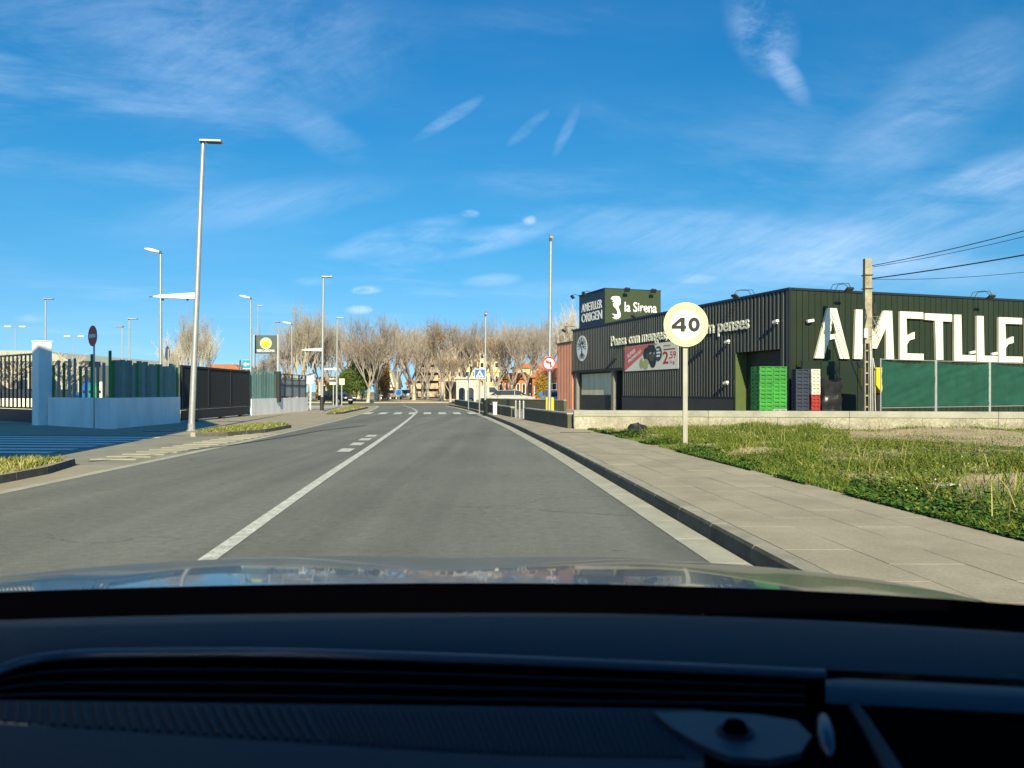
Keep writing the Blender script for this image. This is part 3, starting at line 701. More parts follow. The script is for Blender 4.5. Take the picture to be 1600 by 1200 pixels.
# round tree emblem
ex, ez = -tpx(911), (zb(911, 524) + zb(911, 565)) / 2
em = MB().prism(ellipse(ex, ez, .93, .93, 40), .077, .0905, FB).build('emblem', M_white, shop)
M_em = mat('emblem_ink', (.045, .05, .05), .7)
eb = MB()
eb.prism([(ex - .12, ez - .42), (ex + .12, ez - .42), (ex + .06, ez - .1), (ex + .07, ez + .2), (ex - .07, ez + .2), (ex - .06, ez - .1)], .091, .10, FB)
rg = random.Random(4)
for k in range(17):
    a = R(-12 + k * 204 / 16); r0, r1 = .2, .76; w = .022
    for s_, e_ in ((r0, .46), (.50, r1)):
        aa = a + rg.uniform(-.08, .08); c, s = math.cos(aa), math.sin(aa); ox, oz = ex, ez + .12
        lim = min(e_, .80 - .1 * max(0, s))
        eb.prism([(ox + c * s_ + s * w, oz + s * s_ - c * w), (ox + c * lim + s * w, oz + s * lim - c * w), (ox + c * lim - s * w, oz + s * lim + c * w), (ox + c * s_ - s * w, oz + s * s_ + c * w)], .091, .0995, FB)
for k in range(9):
    a = R(205 + k * 130 / 8); c, s = math.cos(a), math.sin(a); w = .02; ox, oz = ex, ez - .32
    l = .44 if 2 < k < 6 else .6
    eb.prism([(ox + c * .12 + s * w, oz + s * .12 - c * w), (ox + c * l + s * w, oz + s * l * .95 - c * w), (ox + c * l - s * w, oz + s * l * .95 + c * w), (ox + c * .12 - s * w, oz + s * .12 + c * w)], .0912, .0992, FB)
o = eb.build('emblem_tree', M_em, em)
# poster
bx0, bx1, bz0, bz1 = -tpx(978), -tpx(1062.5), 2.64, 4.20
po = MB().prism([(bx0, bz0), (bx1, bz0), (bx1, bz1), (bx0, bz1)], 0.0800, 0.0990, FB).build('poster', mat('poster_cream', (.76, .73, .60), .6, var=.05), shop)
M_posr = mat('poster_red', (.60, .16, .15), .6, var=.1)
bwid, bh = bx1 - bx0, bz1 - bz0
def P(a, b): return (bx0 + a * bwid, bz0 + b * bh)
MB().prism([P(.003, .005), P(.60, .995), P(.003, .995)], 0.1005, 0.1030, FB).build('red_corner', M_posr, po)
for (cx, cy, rx, ry, m, k) in [(.44, .62, .06, .26, 'plum', 0), (.50, .82, .045, .16, 'plum', 1), (.56, .80, .045, .16, 'plum', 2), (.49, .42, .05, .18, 'plum', 3), (.56, .34, .06, .26, 'plum', 4), (.545, .50, .045, .17, 'moss', 5), (.47, .54, .04, .13, 'slate', 6), (.35, .28, .04, .20, 'lime', 7), (.43, .24, .055, .20, 'lime', 8), (.66, .60, .065, .28, 'slate', 9)]:
    mm = {'plum': mat('print_plum', (.035, .04, .045), .6), 'moss': mat('print_moss', (.09, .10, .06), .6), 'slate': mat('print_slate', (.055, .07, .065), .6), 'lime': mat('print_lime', (.42, .42, .18), .6)}[m]
    c = P(cx, cy); MB().prism(ellipse(c[0], c[1], rx * bwid, ry * bh, 20), 0.1005, 0.1030 + .0012 * (k + 1), FB).build('printed_fruit', mm, po)
M_ptxt = mat('print_red', (.45, .05, .03), .6)
link('price', text_mesh('2', .10 * bwid, .46 * bh, .004, .02, M_ptxt), FB @ Matrix.Translation(Vector((*P(.735, .20), 0.1005))), po)
link('price', text_mesh(',59', .12 * bwid, .30 * bh, .004, .01, M_ptxt), FB @ Matrix.Translation(Vector((*P(.842, .34), 0.1005))), po)
link('price_unit', text_mesh('/kg', .09 * bwid, .15 * bh, .004, .0, M_ptxt), FB @ Matrix.Translation(Vector((*P(.85, .16), 0.1005))), po)
for (body, a, b, w) in (('SUPER', .07, .52, .17), ('PROMOCIÓ', .09, .33, .27)):
    link('poster_lettering', text_mesh(body, w * bwid, .15 * bh, .003, .01, M_white), FB @ Matrix.Translation(Vector((*P(a, b), 0.1033))) @ Matrix.Rotation(R(20), 4, 'Z'), po)
for i, w in enumerate((.05, .07, .06)):
    c = P(.63, .72 - i * .12); MB().prism([(c[0], c[1]), (c[0] + w * bwid, c[1]), (c[0] + w * bwid, c[1] + .07 * bh), (c[0], c[1] + .07 * bh)], 0.1160, 0.1175, FB).build('poster_line', M_white, po)
for i, w in enumerate((.12, .2)):
    c = P(.75, .84 - i * .14); MB().prism([(c[0], c[1]), (c[0] + w * bwid, c[1]), (c[0] + w * bwid, c[1] + .05 * bh), (c[0], c[1] + .05 * bh)], 0.1005, 0.1025, FB).build('poster_line', M_ptxt if i else mat('print_grey', (.3, .3, .25), .6), po)
# floodlights on arms over the roof edge, and white cameras
def flood(F, x):
    a = MB(); 
    for dx in (-.14, .14): a.tube([F @ Vector((x + dx, HT + .05, -.1)), F @ Vector((x + dx, HT + .32, .1)), F @ Vector((x + dx, HT + .30, .75)), F @ Vector((x + dx * .5, HT + .08, .95))], .014, 5)
    arm = a.build('floodlight_arm', M_dsteel, shop)
    h = MB(); h.box((0, 0, 0), (.36, .10, .30), M=F @ Matrix.Translation(Vector((x, HT - .02, .93))) @ Matrix.Rotation(R(-35), 4, 'X'), bev=.02); h.build('floodlight_head', M_dsteel, arm)
for px in (1175, 1012, 906): flood(FB, -tpx(px) if px != 906 else -24.0)
for px in (1303, 1521): flood(FG, upx(px))
def camera_box(F, x, z):
    m = MB(); m.tube([F @ Vector((x, z - .02, .05)), F @ Vector((x, z, .18))], .03, 6); b = m.build('camera_bracket', M_lampw, shop)
    m = MB(); m.box((0, 0, 0), (.34, .13, .13), M=F @ Matrix.Translation(Vector((x + .04, z + .06, .22))) @ Matrix.Rotation(R(10), 4, 'Z'), bev=.02); m.build('security_camera', M_lampw, b)
camera_box(FB, -tpx(1217), zb(1217, 505)); camera_box(FB, -tpx(1141), zb(1141, 536)); camera_box(FB, -tpx(1139), zb(1139, 600)); camera_box(FG, upx(1260), zg(1260, 504))
camera_box(FG, upx(1512), zg(1512, 553)); camera_box(FG, upx(1546), zg(1546, 555))
# terracotta annexe
ann = empty('annexe', loc(FB, -26, 0, 0), label='terracotta ribbed annexe at the far end of the dark shop', cat='building')
M_terra = mat('terracotta_cladding', (.52, .235, .16), .55, var=.08, scale=1)
ribbed(FB, -27.6, -24.56, .0, 5.06, .3, .05, 'cladding', M_terra, ann)
MB().prism([(-27.6, 0), (-24.56, 0), (-24.56, 5.04), (-27.6, 5.04)], -8, -.02, FB).build('wall', M_terra, ann)
MB().prism([(-27.65, 5.05), (-24.56, 5.05), (-24.56, 5.12), (-27.65, 5.12)], -8, .09, FB).build('roof_trim', M_trim, ann)
# sign tower on the roof
tw = empty('sign_tower', (6.5, 54, 5.7), label='square roof tower with a navy side and an olive green side of lettering', cat='sign')
TC = Vector((945 - 800, 0, 0)) / FPX * 53.2; TC.y = 53.2; TC.z = 0
TL = (TC.x - .0875 * TC.y) / (.317 + .0875 * .948); TG = ((1032 - 800) / FPX * TC.y - TC.x) / (.948 - .317 * 232 / FPX)
TB_, TGf = frame(TC, UB), frame(TC, UG)
ttop = CAMH + (HOR - 451) / FPX * TC.y
M_navy = mat('navy_panel', (.022, .040, .066), .5, var=.06); M_olive = mat('olive_panel', (.038, .056, .026), .5, var=.06)
MB().prism([(-TL, 5.72), (0, 5.72), (0, ttop), (-TL, ttop)], -TG, -.03, TB_).build('box', M_plin, tw)
MB().prism([(-TL, 5.72), (-.0, 5.72), (-.0, ttop), (-TL, ttop)], -.028, .0, TB_).build('navy_face', M_navy, tw)
MB().prism([(.002, 5.72), (TG, 5.72), (TG, ttop), (.002, ttop)], .002, .03, TGf).build('green_face', M_olive, tw)
MB().prism([(-TL - .03, ttop), (.03, ttop), (.03, ttop + .06), (-TL - .03, ttop + .06)], -TG - .03, .04, TB_).build('cap', M_trim, tw)
th = ttop - 5.9
link('lettering', text_mesh('AMETLLER', TL * .80, th * .23, .02, .018, M_white), TB_ @ Matrix.Translation(Vector((-TL * .90, ttop - th * .49, .002))), tw)
link('lettering', text_mesh('ORIGEN', TL * .80, th * .25, .02, .018, M_white), TB_ @ Matrix.Translation(Vector((-TL * .90, ttop - th * .79, .002))), tw)
link('lettering', text_mesh('la Sirena', TG * .58, th * .27, .02, .014, M_white), TGf @ Matrix.Translation(Vector((TG * .345, ttop - th * .60, .032))), tw)
mer = [(500, 190), (512, 172), (545, 166), (572, 170), (582, 190), (580, 226), (562, 250), (572, 272), (582, 305), (578, 330), (560, 345), (535, 346), (512, 335), (534, 329), (526, 316), (508, 306), (530, 306), (552, 312), (556, 294), (546, 268), (524, 248), (518, 226), (536, 216), (512, 212), (524, 200)]
mer = [((x - 455) / 460 * TG, ttop - (y - 112) / 290 * th) for x, y in mer][::-1]
MB().prism(mer, .032, .05, TGf).build('mermaid_mark', M_white, tw)
for F, x in ((TGf, TG * .33), (TGf, TG * .80), (TB_, -TL * .5), (TB_, -TL * .97)):
    m = MB(); m.tube([F @ Vector((x, ttop + .03, 0)), F @ Vector((x, ttop + .1, .45)), F @ Vector((x, ttop - .05, .6))], .02, 5); b = m.build('floodlight_arm', M_dsteel, tw)
    m = MB(); m.box((0, 0, 0), (.34, .3, .12), M=F @ Matrix.Translation(Vector((x, ttop - .1, .6))) @ Matrix.Rotation(R(40), 4, 'X'), bev=.02); m.build('floodlight_head', M_dsteel, b)
# dark screen before the green wall
sc_ = empty('screen_fence', loc(FG, 2.0, 0, .6), label='dark green sheet screen standing before the green shop wall', cat='fence')
M_scr = mat('dark_green_sheet', (.012, .022, .013), .6, var=.12, scale=1.0)
for i in range(4):
    a = .25 + i * 1.0; MB().prism([(a, .05), (a + .97, .05), (a + .97, 2.70), (a, 2.70)], .5, .53, FG).build('panel', M_scr, sc_)
    MB().prism([(a - .02, .05), (a + .03, .05), (a + .03, 2.74), (a - .02, 2.74)], .44, .49, FG).build('post', M_dsteel, sc_)

# ------------------------------------------------------------------ yard goods
M_cg = mat('crate_green', (.045, .27, .045), .5, var=.12, rnd=.16); M_cgr = mat('crate_grey', (.34, .36, .37), .5, var=.1, rnd=.1)
M_cnav = mat('crate_navy', (.035, .045, .075), .5, var=.1, rnd=.12); M_cw = mat('crate_white', (.62, .60, .50), .55, var=.1, rnd=.06); M_cr = mat('crate_red', (.30, .035, .035), .5, var=.1, rnd=.1)
def crate_mesh(m, h=.16, lx=.6, ly=.4):
    mb = MB(); t = .02
    for s in (-1, 1):   # long sides with a row of slots between a foot rail and a rim
        mb.box((0, s * (ly / 2 - t / 2), h * .16), (lx, t, h * .28)); mb.box((0, s * (ly / 2 - t / 2 + .0), h * .86), (lx, t + .02, h * .22))
        for k in range(3): mb.box((-lx / 2 + .035 + k * (lx - .07) / 2, s * (ly / 2 - t / 2), h * .55), (.07, t * .9, h * .46))
        mb.box((s * (lx / 2 - t / 2), 0, h * .16), (t, ly - 2 * t - .002, h * .32)); mb.box((s * (lx / 2 - t / 2), 0, h * .88), (t + .012, ly - 2 * t - .002, h * .20))
        for k in (-1, 1): mb.box((s * (lx / 2 - t / 2), k * (ly / 2 - .09), h * .55), (t * .9, .12, h * .46))
    mb.box((0, 0, h * .5), (lx - .09, ly - .09, h * .80))
    mb.box((0, 0, h * .03), (lx - 2 * t - .004, ly - 2 * t - .004, h * .04))
    return mb.mesh('crate', m)
ORD = ['first', 'second', 'third', 'fourth', 'fifth', 'sixth', 'seventh', 'eighth', 'ninth', 'tenth', 'eleventh', 'twelfth', 'thirteenth', 'fourteenth']
def stack(base, rz, nx, ny, layers, h, me_of, label_of, group, name='crate'):
    for k in range(layers):
        for i in range(nx):
            for j in range(ny):
                me = me_of(i, j, k); jx = random.uniform(-.016, .016)
                off = Matrix.Rotation(rz, 4, 'Z') @ Vector(((i - (nx - 1) / 2) * .612 + jx, (j - (ny - 1) / 2) * .412 + jx, 0))
                o = link(name, me, Matrix.Translation(Vector(base) + off + Vector((0, 0, k * h))) @ Matrix.Rotation(rz, 4, 'Z'))
                tag(o, label_of(i, j, k), 'crate', group)
g_me = crate_mesh(M_cg); gr_me = crate_mesh(M_cgr)
pal = empty('pallet', (0, 0, 0), label='', cat='pallet')
def pallet(base, rz, label, lx=1.25, ly=.85):
    t = empty('pallet', (*base[:2], .02), rz, label=label, cat='pallet', group='pallets under the crate stacks')
    Mw = wm(t)
    for k in range(5): MB().box((0, (k - 2) * (ly - .1) / 4, .115), (lx, .12, .02), M=Mw).build('deck_board', M_pal, t)
    for k in (-1, 0, 1): MB().box((k * (lx / 2 - .06), 0, .052), (.1, ly, .104), M=Mw).build('bearer', M_pal, t)
M_pal = mat('pallet_wood', (.30, .21, .11), .85, var=.25, scale=6)
bpy.data.objects.remove(pal)
gb = at(1201, 640, 32.6); gb.z = .146
pallet(gb, R(8), 'wooden pallet under the tall green crate stack')
stack(gb, R(8), 2, 2, 14, .162, lambda i, j, k: gr_me if (i == 1 and j == 0 and k in (0, 1, 2)) else g_me,
      lambda i, j, k: (('grey' if (i == 1 and j == 0 and k in (0, 1, 2)) else 'bright green') + ' crate ' + ORD[13 - k] + ' from the top in the ' + ('front ', 'rear ')[j] + ('left', 'right')[i] + ' column by the shutter'), 'crates in the tall green stack')
n_me, w_me, r_me = crate_mesh(M_cnav, .155), crate_mesh(M_cw, .155, .4, .4), crate_mesh(M_cr, .155, .4, .4)
nb = at(1251, 640, 33.0); nb.z = .146
pallet(nb, R(8), 'wooden pallet under the navy crate stack', 1.0, .6)
stack(nb - Vector((.02, 0, 0)), R(8), 1, 1, 14, .155, lambda i, j, k: n_me, lambda i, j, k: 'dark navy crate ' + ORD[13 - k] + ' from the top of the navy stack', 'navy crates beside the green stack')
stack(nb + Vector((.53, -.05, 0)), R(8), 1, 1, 14, .155, lambda i, j, k: r_me if k < 7 else w_me, lambda i, j, k: 'red crate ' + ORD[6 - k] + ' from the top of the red half stack' if k < 7 else 'cream white crate ' + ORD[13 - k] + ' from the top of the white over red stack', 'crates of the white over red stack')
# wrapped pallet load
M_film = mat('black_film', (.018, .019, .024), .28, var=.3, scale=3, bump=.9, bscale=5, stretch=(1, 1, 3), spec=.6)
wb = at(1294, 640, 33.2); wl = empty('wrapped_load', (wb.x, wb.y, .02), R(6), label='pallet load wrapped in crumpled black film beside the crates', cat='pallet load')
mb = MB(); rings = 14; seg = 28; vs = []
for r_ in range(rings + 1):
    z = .12 + 1.62 * r_ / rings
    for k in range(seg):
        a = 2 * math.pi * k / seg; c, s = math.cos(a), math.sin(a); q = (abs(c) ** 5 + abs(s) ** 5) ** (-1 / 5)
        nzv = mn.noise(Vector((c * 2.2, s * 2.2, z * 3.1))) * .05 + mn.noise(Vector((c * 1.2, s * 1.2, z * 11))) * .025
        top = (.18 * abs(c) + .16 * mn.noise(Vector((c * 2, s * 2, 9)))) if r_ == rings else 0
        f = 1 + .04 * math.sin(r_ * 1.1); vs.append(wm(wl) @ Vector(((.48 * q * f + nzv) * c, (.42 * q * f + nzv) * s, z + top)))
fs = [(i * seg + k, i * seg + (k + 1) % seg, (i + 1) * seg + (k + 1) % seg, (i + 1) * seg + k) for i in range(rings) for k in range(seg)]
vs.append(wm(wl) @ Vector((0, 0, 1.52))); fs += [(rings * seg + k, rings * seg + (k + 1) % seg, len(vs) - 1) for k in range(seg)]
mb.add(vs, fs).build('film', M_film, wl, smooth=True)
MB().box((0, 0, .06), (.95, .85, .12), M=wm(wl)).build('pallet_base', M_pal, wl)
# yellow skip behind the screen fence
yb = at(1376, 640, 31.8); yk = empty('yellow_container', (yb.x, yb.y, .02), R(10), label='yellow and black container half hidden behind the green mesh fence', cat='container')
MB().prism([(-.55, 1.05), (-.3, .72), (.1, .62), (.6, .62), (.6, 1.7), (-.55, 1.7)], -.5, .5, wm(yk) @ frame((0, 0, .55), (1, 0, 0))).build('hopper', M_yellow, yk)
MB().box((0, 0, 2.28), (1.2, 1.05, .06), M=wm(yk)).build('rim', M_yellow, yk)
MB().box((.05, .05, .6), (.95, .8, 1.2), M=wm(yk)).build('base', M_black, yk)

# utility pole
pb = Vector((14.57, 31.5, .02)); up = empty('utility_pole', pb, label='square concrete utility pole with ladder sides and cables', cat='pole')
M_pole = mat('pole_concrete', (.33, .29, .21), .9, var=.3, scale=3, fine=.2, fscale=40, bump=.3)
PT = 6.78
def slab_pole(x0, x1, z0, z1, dy, name):
    k0, k1 = 1 - .16 * z0 / PT, 1 - .16 * z1 / PT
    vs = [(pb.x + x * k, pb.y + y_ * k, pb.z + z) for z, k in ((z0, k0), (z1, k1)) for x, y_ in ((x0, -dy), (x1, -dy), (x1, dy), (x0, dy))]
    MB().add(vs, [(3, 2, 1, 0), (4, 5, 6, 7), (0, 1, 5, 4), (1, 2, 6, 5), (2, 3, 7, 6), (3, 0, 4, 7)]).build(name, M_pole, up)
slab_pole(-.155, .165, 3.3, PT, .13, 'shaft')
slab_pole(.0, .165, 0, 3.298, .13, 'leg'); slab_pole(-.155, -.115, 0, 3.298, .11, 'leg')
for k in range(7): MB().box((pb.x - .056, pb.y, pb.z + .25 + k * .46), (.115, .18, .06)).build('rung', M_pole, up)
for i, dx in enumerate((.06, .13, .22)): MB().tube([(pb.x + dx + .02 * i, pb.y - .17, pb.z), (pb.x + dx, pb.y - .17, pb.z + 2.3), (pb.x + dx * .7, pb.y - .16, pb.z + 3.3 - .3 * i)], .03, 6).build('conduit', M_galv, up)
MB().box((pb.x - .15, pb.y - .2, pb.z + 3.72), (.16, .12, .38), bev=.03).build('meter_box', M_lampw, up)
MB().box((pb.x + .24, pb.y - .1, pb.z + 4.75), (.16, .14, .42), rz=.2, bev=.03).build('junction_box', M_dsteel, up)
rg = random.Random(12)
for k in range(9):
    z = 3.1 + rg.uniform(0, .6); pts = [(pb.x + .05 + rg.uniform(-.1, .2), pb.y - .19, pb.z + z)]
    for j in range(5): pts.append((pb.x + .22 + rg.uniform(-.14, .28), pb.y - .22 + rg.uniform(-.05, .03), pb.z + z + .16 * (j + 1) + rg.uniform(-.06, .1)))
    MB().tube(pts, .009, 4).build('loose_cable', M_galv if k % 3 else M_black, up)
MB().tube([(pb.x - .20, pb.y - .15, pb.z + 6.3), (pb.x - .22, pb.y - .16, pb.z + 5), (pb.x - .1, pb.y - .17, pb.z + 4.4), (pb.x - .19, pb.y - .17, pb.z + 3.9)], .014, 5).build('down_cable', M_black, up)
for z in (6.1, 5.55): MB().box((pb.x, pb.y, pb.z + z), (.36, .30, .035)).build('bracket', M_dsteel, up)
def wire(p0, p1, sag, r, label):
    pts = [Vector(p0).lerp(Vector(p1), k / 16) - Vector((0, 0, sag * 4 * (k / 16) * (1 - k / 16))) for k in range(17)]
    tag(MB().tube(pts, r, 5).build('overhead_cable', M_black), label, 'cable', 'overhead cables')
wire((pb.x + .2, pb.y, 6.52), at(1700, 333, 24), .1, .016, 'uppermost overhead cable leaving the utility pole')
wire((pb.x + .2, pb.y - .05, 6.46), at(1700, 344, 24.5), .12, .011, 'thin overhead cable just under the uppermost one')
wire((pb.x + .2, pb.y, 5.99), at(1700, 380, 24), .06, .024, 'thickest black overhead cable leaving the utility pole')
wire((pb.x + .2, pb.y + .05, 5.97), at(1700, 413, 25), .16, .009, 'lowest thin overhead cable leaving the utility pole')

# green mesh fence
FD = Vector((.88, .47, 0)).normalized(); F0 = Vector((12.46, 26.0, 0)); FF = frame(F0, FD)
def fpx(px): r = (px - 800) / FPX; return (26 * r - 12.46) / (.88 / 1.0 - .47 * r) * 1.0
gf = empty('mesh_fence', F0, label='green netting fence on steel posts beside the utility pole', cat='fence')
def net_material():
    m = mat('green_netting', (.010, .066, .044), .8, var=.18, scale=2.2, fine=.18, fscale=60)
    return m
M_net = net_material()
fx = [fpx(1376), fpx(1462), fpx(1546), fpx(1632), fpx(1720)]
for i, x in enumerate(fx):
    for dx in ((-.035, .035) if 0 < i else (0,)):
        MB().tube([FF @ Vector((x + dx, .02, 0)), FF @ Vector((x + dx, 2.48, 0))], .024, 8).build('post', M_galv, gf)
for i in range(4):
    a, b = fx[i] + .06, fx[i + 1] - .06
    mb = MB(); nx_, nz_ = 26, 20; vs = []
    rgn = random.Random(i)
    for j in range(nz_ + 1):
        for k in range(nx_ + 1):
            u, v = k / nx_, j / nz_
            d = .05 * mn.noise(Vector((u * 2.2 + i * 5, v * 2.5, 1))) + .035 * mn.noise(Vector((u * 5 - v * 9, v * 3 + i, 3))) + .012 * mn.noise(Vector((u * 4, v * 22 + i, 5)))
            sag = (.10 + .05 * mn.noise(Vector((i, 2, 2)))) * 4 * u * (1 - u) * v ** 3
            vs.append(FF @ Vector((a + (b - a) * u, .84 + (2.42 - .84) * v - sag, d)))
    mb.add(vs, [(j * (nx_ + 1) + k, j * (nx_ + 1) + k + 1, (j + 1) * (nx_ + 1) + k + 1, (j + 1) * (nx_ + 1) + k) for j in range(nz_) for k in range(nx_)])
    mb.build('netting', M_net, gf, smooth=True)
    for z in (.80, 2.45): MB().tube([FF @ Vector((fx[i] + .03, z, .0)), FF @ Vector((fx[i + 1] - .03, z, .0))], .016, 6).build('rail', M_galv, gf)

# ------------------------------------------------------------------ signs
def disc(c, n, r, d0, d1, m, parent, name, seg=36, ring=None):
    """disc facing horizontal direction n at centre c"""
    n = Vector((n[0], n[1], 0)).normalized(); u = Vector((0, 0, 1)).cross(n); F = frame(c, u)
    polys = [ellipse(0, 0, r, r, seg)] + ([ellipse(0, 0, ring, ring, seg)[::-1]] if ring else [])
    return MB().prism(polys, d0, d1, F).build(name, m, parent), F
M_signback = mat('sign_back', (.40, .41, .41), .5, .3, var=.06)
M_fade = mat('faded_ring', (.70, .61, .33), .6, var=.05)
M_ink = mat('sign_black', (.02, .02, .02), .6)
M_post = mat('sign_post', (.34, .335, .29), .55, .3, var=.1)
s40 = empty('speed_sign', (at(1072, 697, 17).x, 17.0, .15), label='round 40 speed limit sign with faded cream ring on a post', cat='road sign')
sx = at(1071, 600, 17.0).x
MB().box((sx, 17.03, 1.35), (.10, .045, 2.5)).build('post', M_post, s40)
zc40 = at(1070, 507.5, 17).z
_, F40 = disc((sx, 16.97, zc40), (-.02, -1), .492, 0, .02, M_signback, s40, 'plate')
disc((sx, 16.97, zc40), (-.02, -1), .490, .021, .024, M_fade, s40, 'ring', ring=.355)
disc((sx, 16.97, zc40), (-.02, -1), .353, .021, .0235, M_white, s40, 'face', ring=None)
disc((sx, 16.97, zc40), (-.02, -1), .357, .0245, .026, mat('ring_edge', (.42, .36, .24), .6), s40, 'ring_edge', ring=.343)
def arcstroke(pts, w):
    n = len(pts); lft = []; rgt = []
    for i in range(n):
        a, b = Vector(pts[max(0, i - 1)]), Vector(pts[min(n - 1, i + 1)]); d = (b - a).normalized(); q = Vector((-d.y, d.x)) * w / 2
        p = Vector(pts[i]); lft.append(tuple(p + q)); rgt.append(tuple(p - q))
    return lft + rgt[::-1]
s_ = .0142 / 1.0
four = [[(-22.5, -6.6), (-8.2, -6.6), (-8.2, -11), (-1.8, -11), (-1.8, -6.6), (.4, -6.6), (.4, -1.6), (-1.8, -1.6), (-1.8, 11), (-8.4, 11), (-22.5, -1.6)], [(-15.2, -1.6), (-8.2, 4.4), (-8.2, -1.6)]]
sc = 17.0 / FPX
MB().prism([[(x * sc, y * sc) for x, y in pl] for pl in four], .0236, .027, F40).build('digit', M_ink, s40)
MB().prism([[(x * sc, y * sc) for x, y in ellipse(12.6, 0, 9.0, 11.2, 28)], [(x * sc, y * sc) for x, y in ellipse(12.6, 0, 3.1, 5.6, 28)[::-1]]], .0236, .027, F40).build('digit', M_ink, s40)
for dz in (-.2, .2): MB().box((sx, 17.0, zc40 + dz), (.14, .03, .05)).build('clamp', M_signback, s40)

def noentry(px, pyc, base, r, n, label):
    t = empty('no_entry_sign', base, label=label, cat='road sign', group='no entry signs by the car park gates')
    c = Vector((base[0], base[1] , at(px, pyc, base[1]).z))
    MB().tube([(base[0], base[1], base[2]), (base[0], base[1], c.z + r * .6)], .03, 8).build('post', M_galv, t)
    nv = Vector((n[0], n[1], 0)).normalized(); cc = c + nv * .04
    _, F = disc(cc, n, r, 0, .015, M_signback, t, 'plate'); disc(cc, n, r * .98, .016, .019, M_red, t, 'face')
    MB().prism([(-r * .7, -r * .16), (r * .7, -r * .16), (r * .7, r * .16), (-r * .7, r * .16)], .0195, .022, F).build('bar', M_white, t)
noentry(152, 525, (at(147, 660, 26.6).x, 26.6, .02), .36, (-.64, -.77), 'no entry sign seen edge-on before the white corner wall')
noentry(263, 552, (at(263, 552, 38).x, 38.0, .02), .36, (-.95, -.12), 'no entry sign rising behind the slatted fence by the dark gate')

# crossing sign
cs = empty('crossing_sign', (at(748, 647, 41).x, 41, .15), label='blue square pedestrian crossing sign on a thin post', cat='road sign')
cxx = at(749, 600, 41).x
MB().tube([(cxx, 41, .15), (cxx, 41, 2.45)], .03, 8).build('post', M_galv, cs)
Fc = frame((cxx + .03, 40.95, at(751, 584, 41).z), (1, .02))
MB().prism([(-.30, -.27), (.30, -.27), (.30, .27), (-.30, .27)], 0, .02, Fc).build('plate', M_white, cs)
MB().prism([(-.27, -.24), (.27, -.24), (.27, .24), (-.27, .24)], .0205, .023, Fc).build('face', M_blue, cs)
MB().prism([(-.22, -.19), (.22, -.19), (0, .20)], .0235, .026, Fc).build('triangle', M_white, cs)
fig = MB().prism([(-.10, -.17), (-.05, -.17), (0, -.05), (.05, -.17), (.09, -.17), (.03, .0), (.03, .06), (-.03, .06), (-.035, -.02)], .0265, .028, Fc); fig.prism(ellipse(0, .09, .025, .025, 10), .0265, .028, Fc); fig.build('walking_figure', M_ink, cs)
# bare thin post nearer the roundabout
ps = empty('sign_post', (at(732, 638, 52).x, 52, .15), label='thin pale post with a sign seen from behind by the low wall', cat='road sign')
MB().tube([(ps.location.x, 52, .15), (ps.location.x, 52, 2.5)], .035, 8).build('post', M_galv, ps)
MB().prism([(-.02, -.3), (.02, -.3), (.02, .3), (-.02, .3)], -.3, .3, frame((ps.location.x, 52, 2.4), (.97, .2))).build('plate', M_signback, ps)
# roundabout sign
rs = empty('roundabout_sign', (at(623, 632, 84).x, 84, .1), label='round blue sign at the end of the road', cat='road sign')
MB().tube([(rs.location.x, 84, .1), (rs.location.x, 84, 1.5)], .035, 8).build('post', M_galv, rs)
cc = Vector((rs.location.x, 83.94, at(623, 613.5, 84).z))
_, F = disc(cc, (0, -1), .38, 0, .02, M_white, rs, 'plate'); disc(cc, (0, -1), .36, .021, .024, M_blue, rs, 'face')
MB().prism([[(-.17, -.12), (.17, -.12), (0, .19)], [(-.08, -.06), (0, .08), (.08, -.06)]], .0245, .027, F).build('arrow_triangle', M_ink, rs)

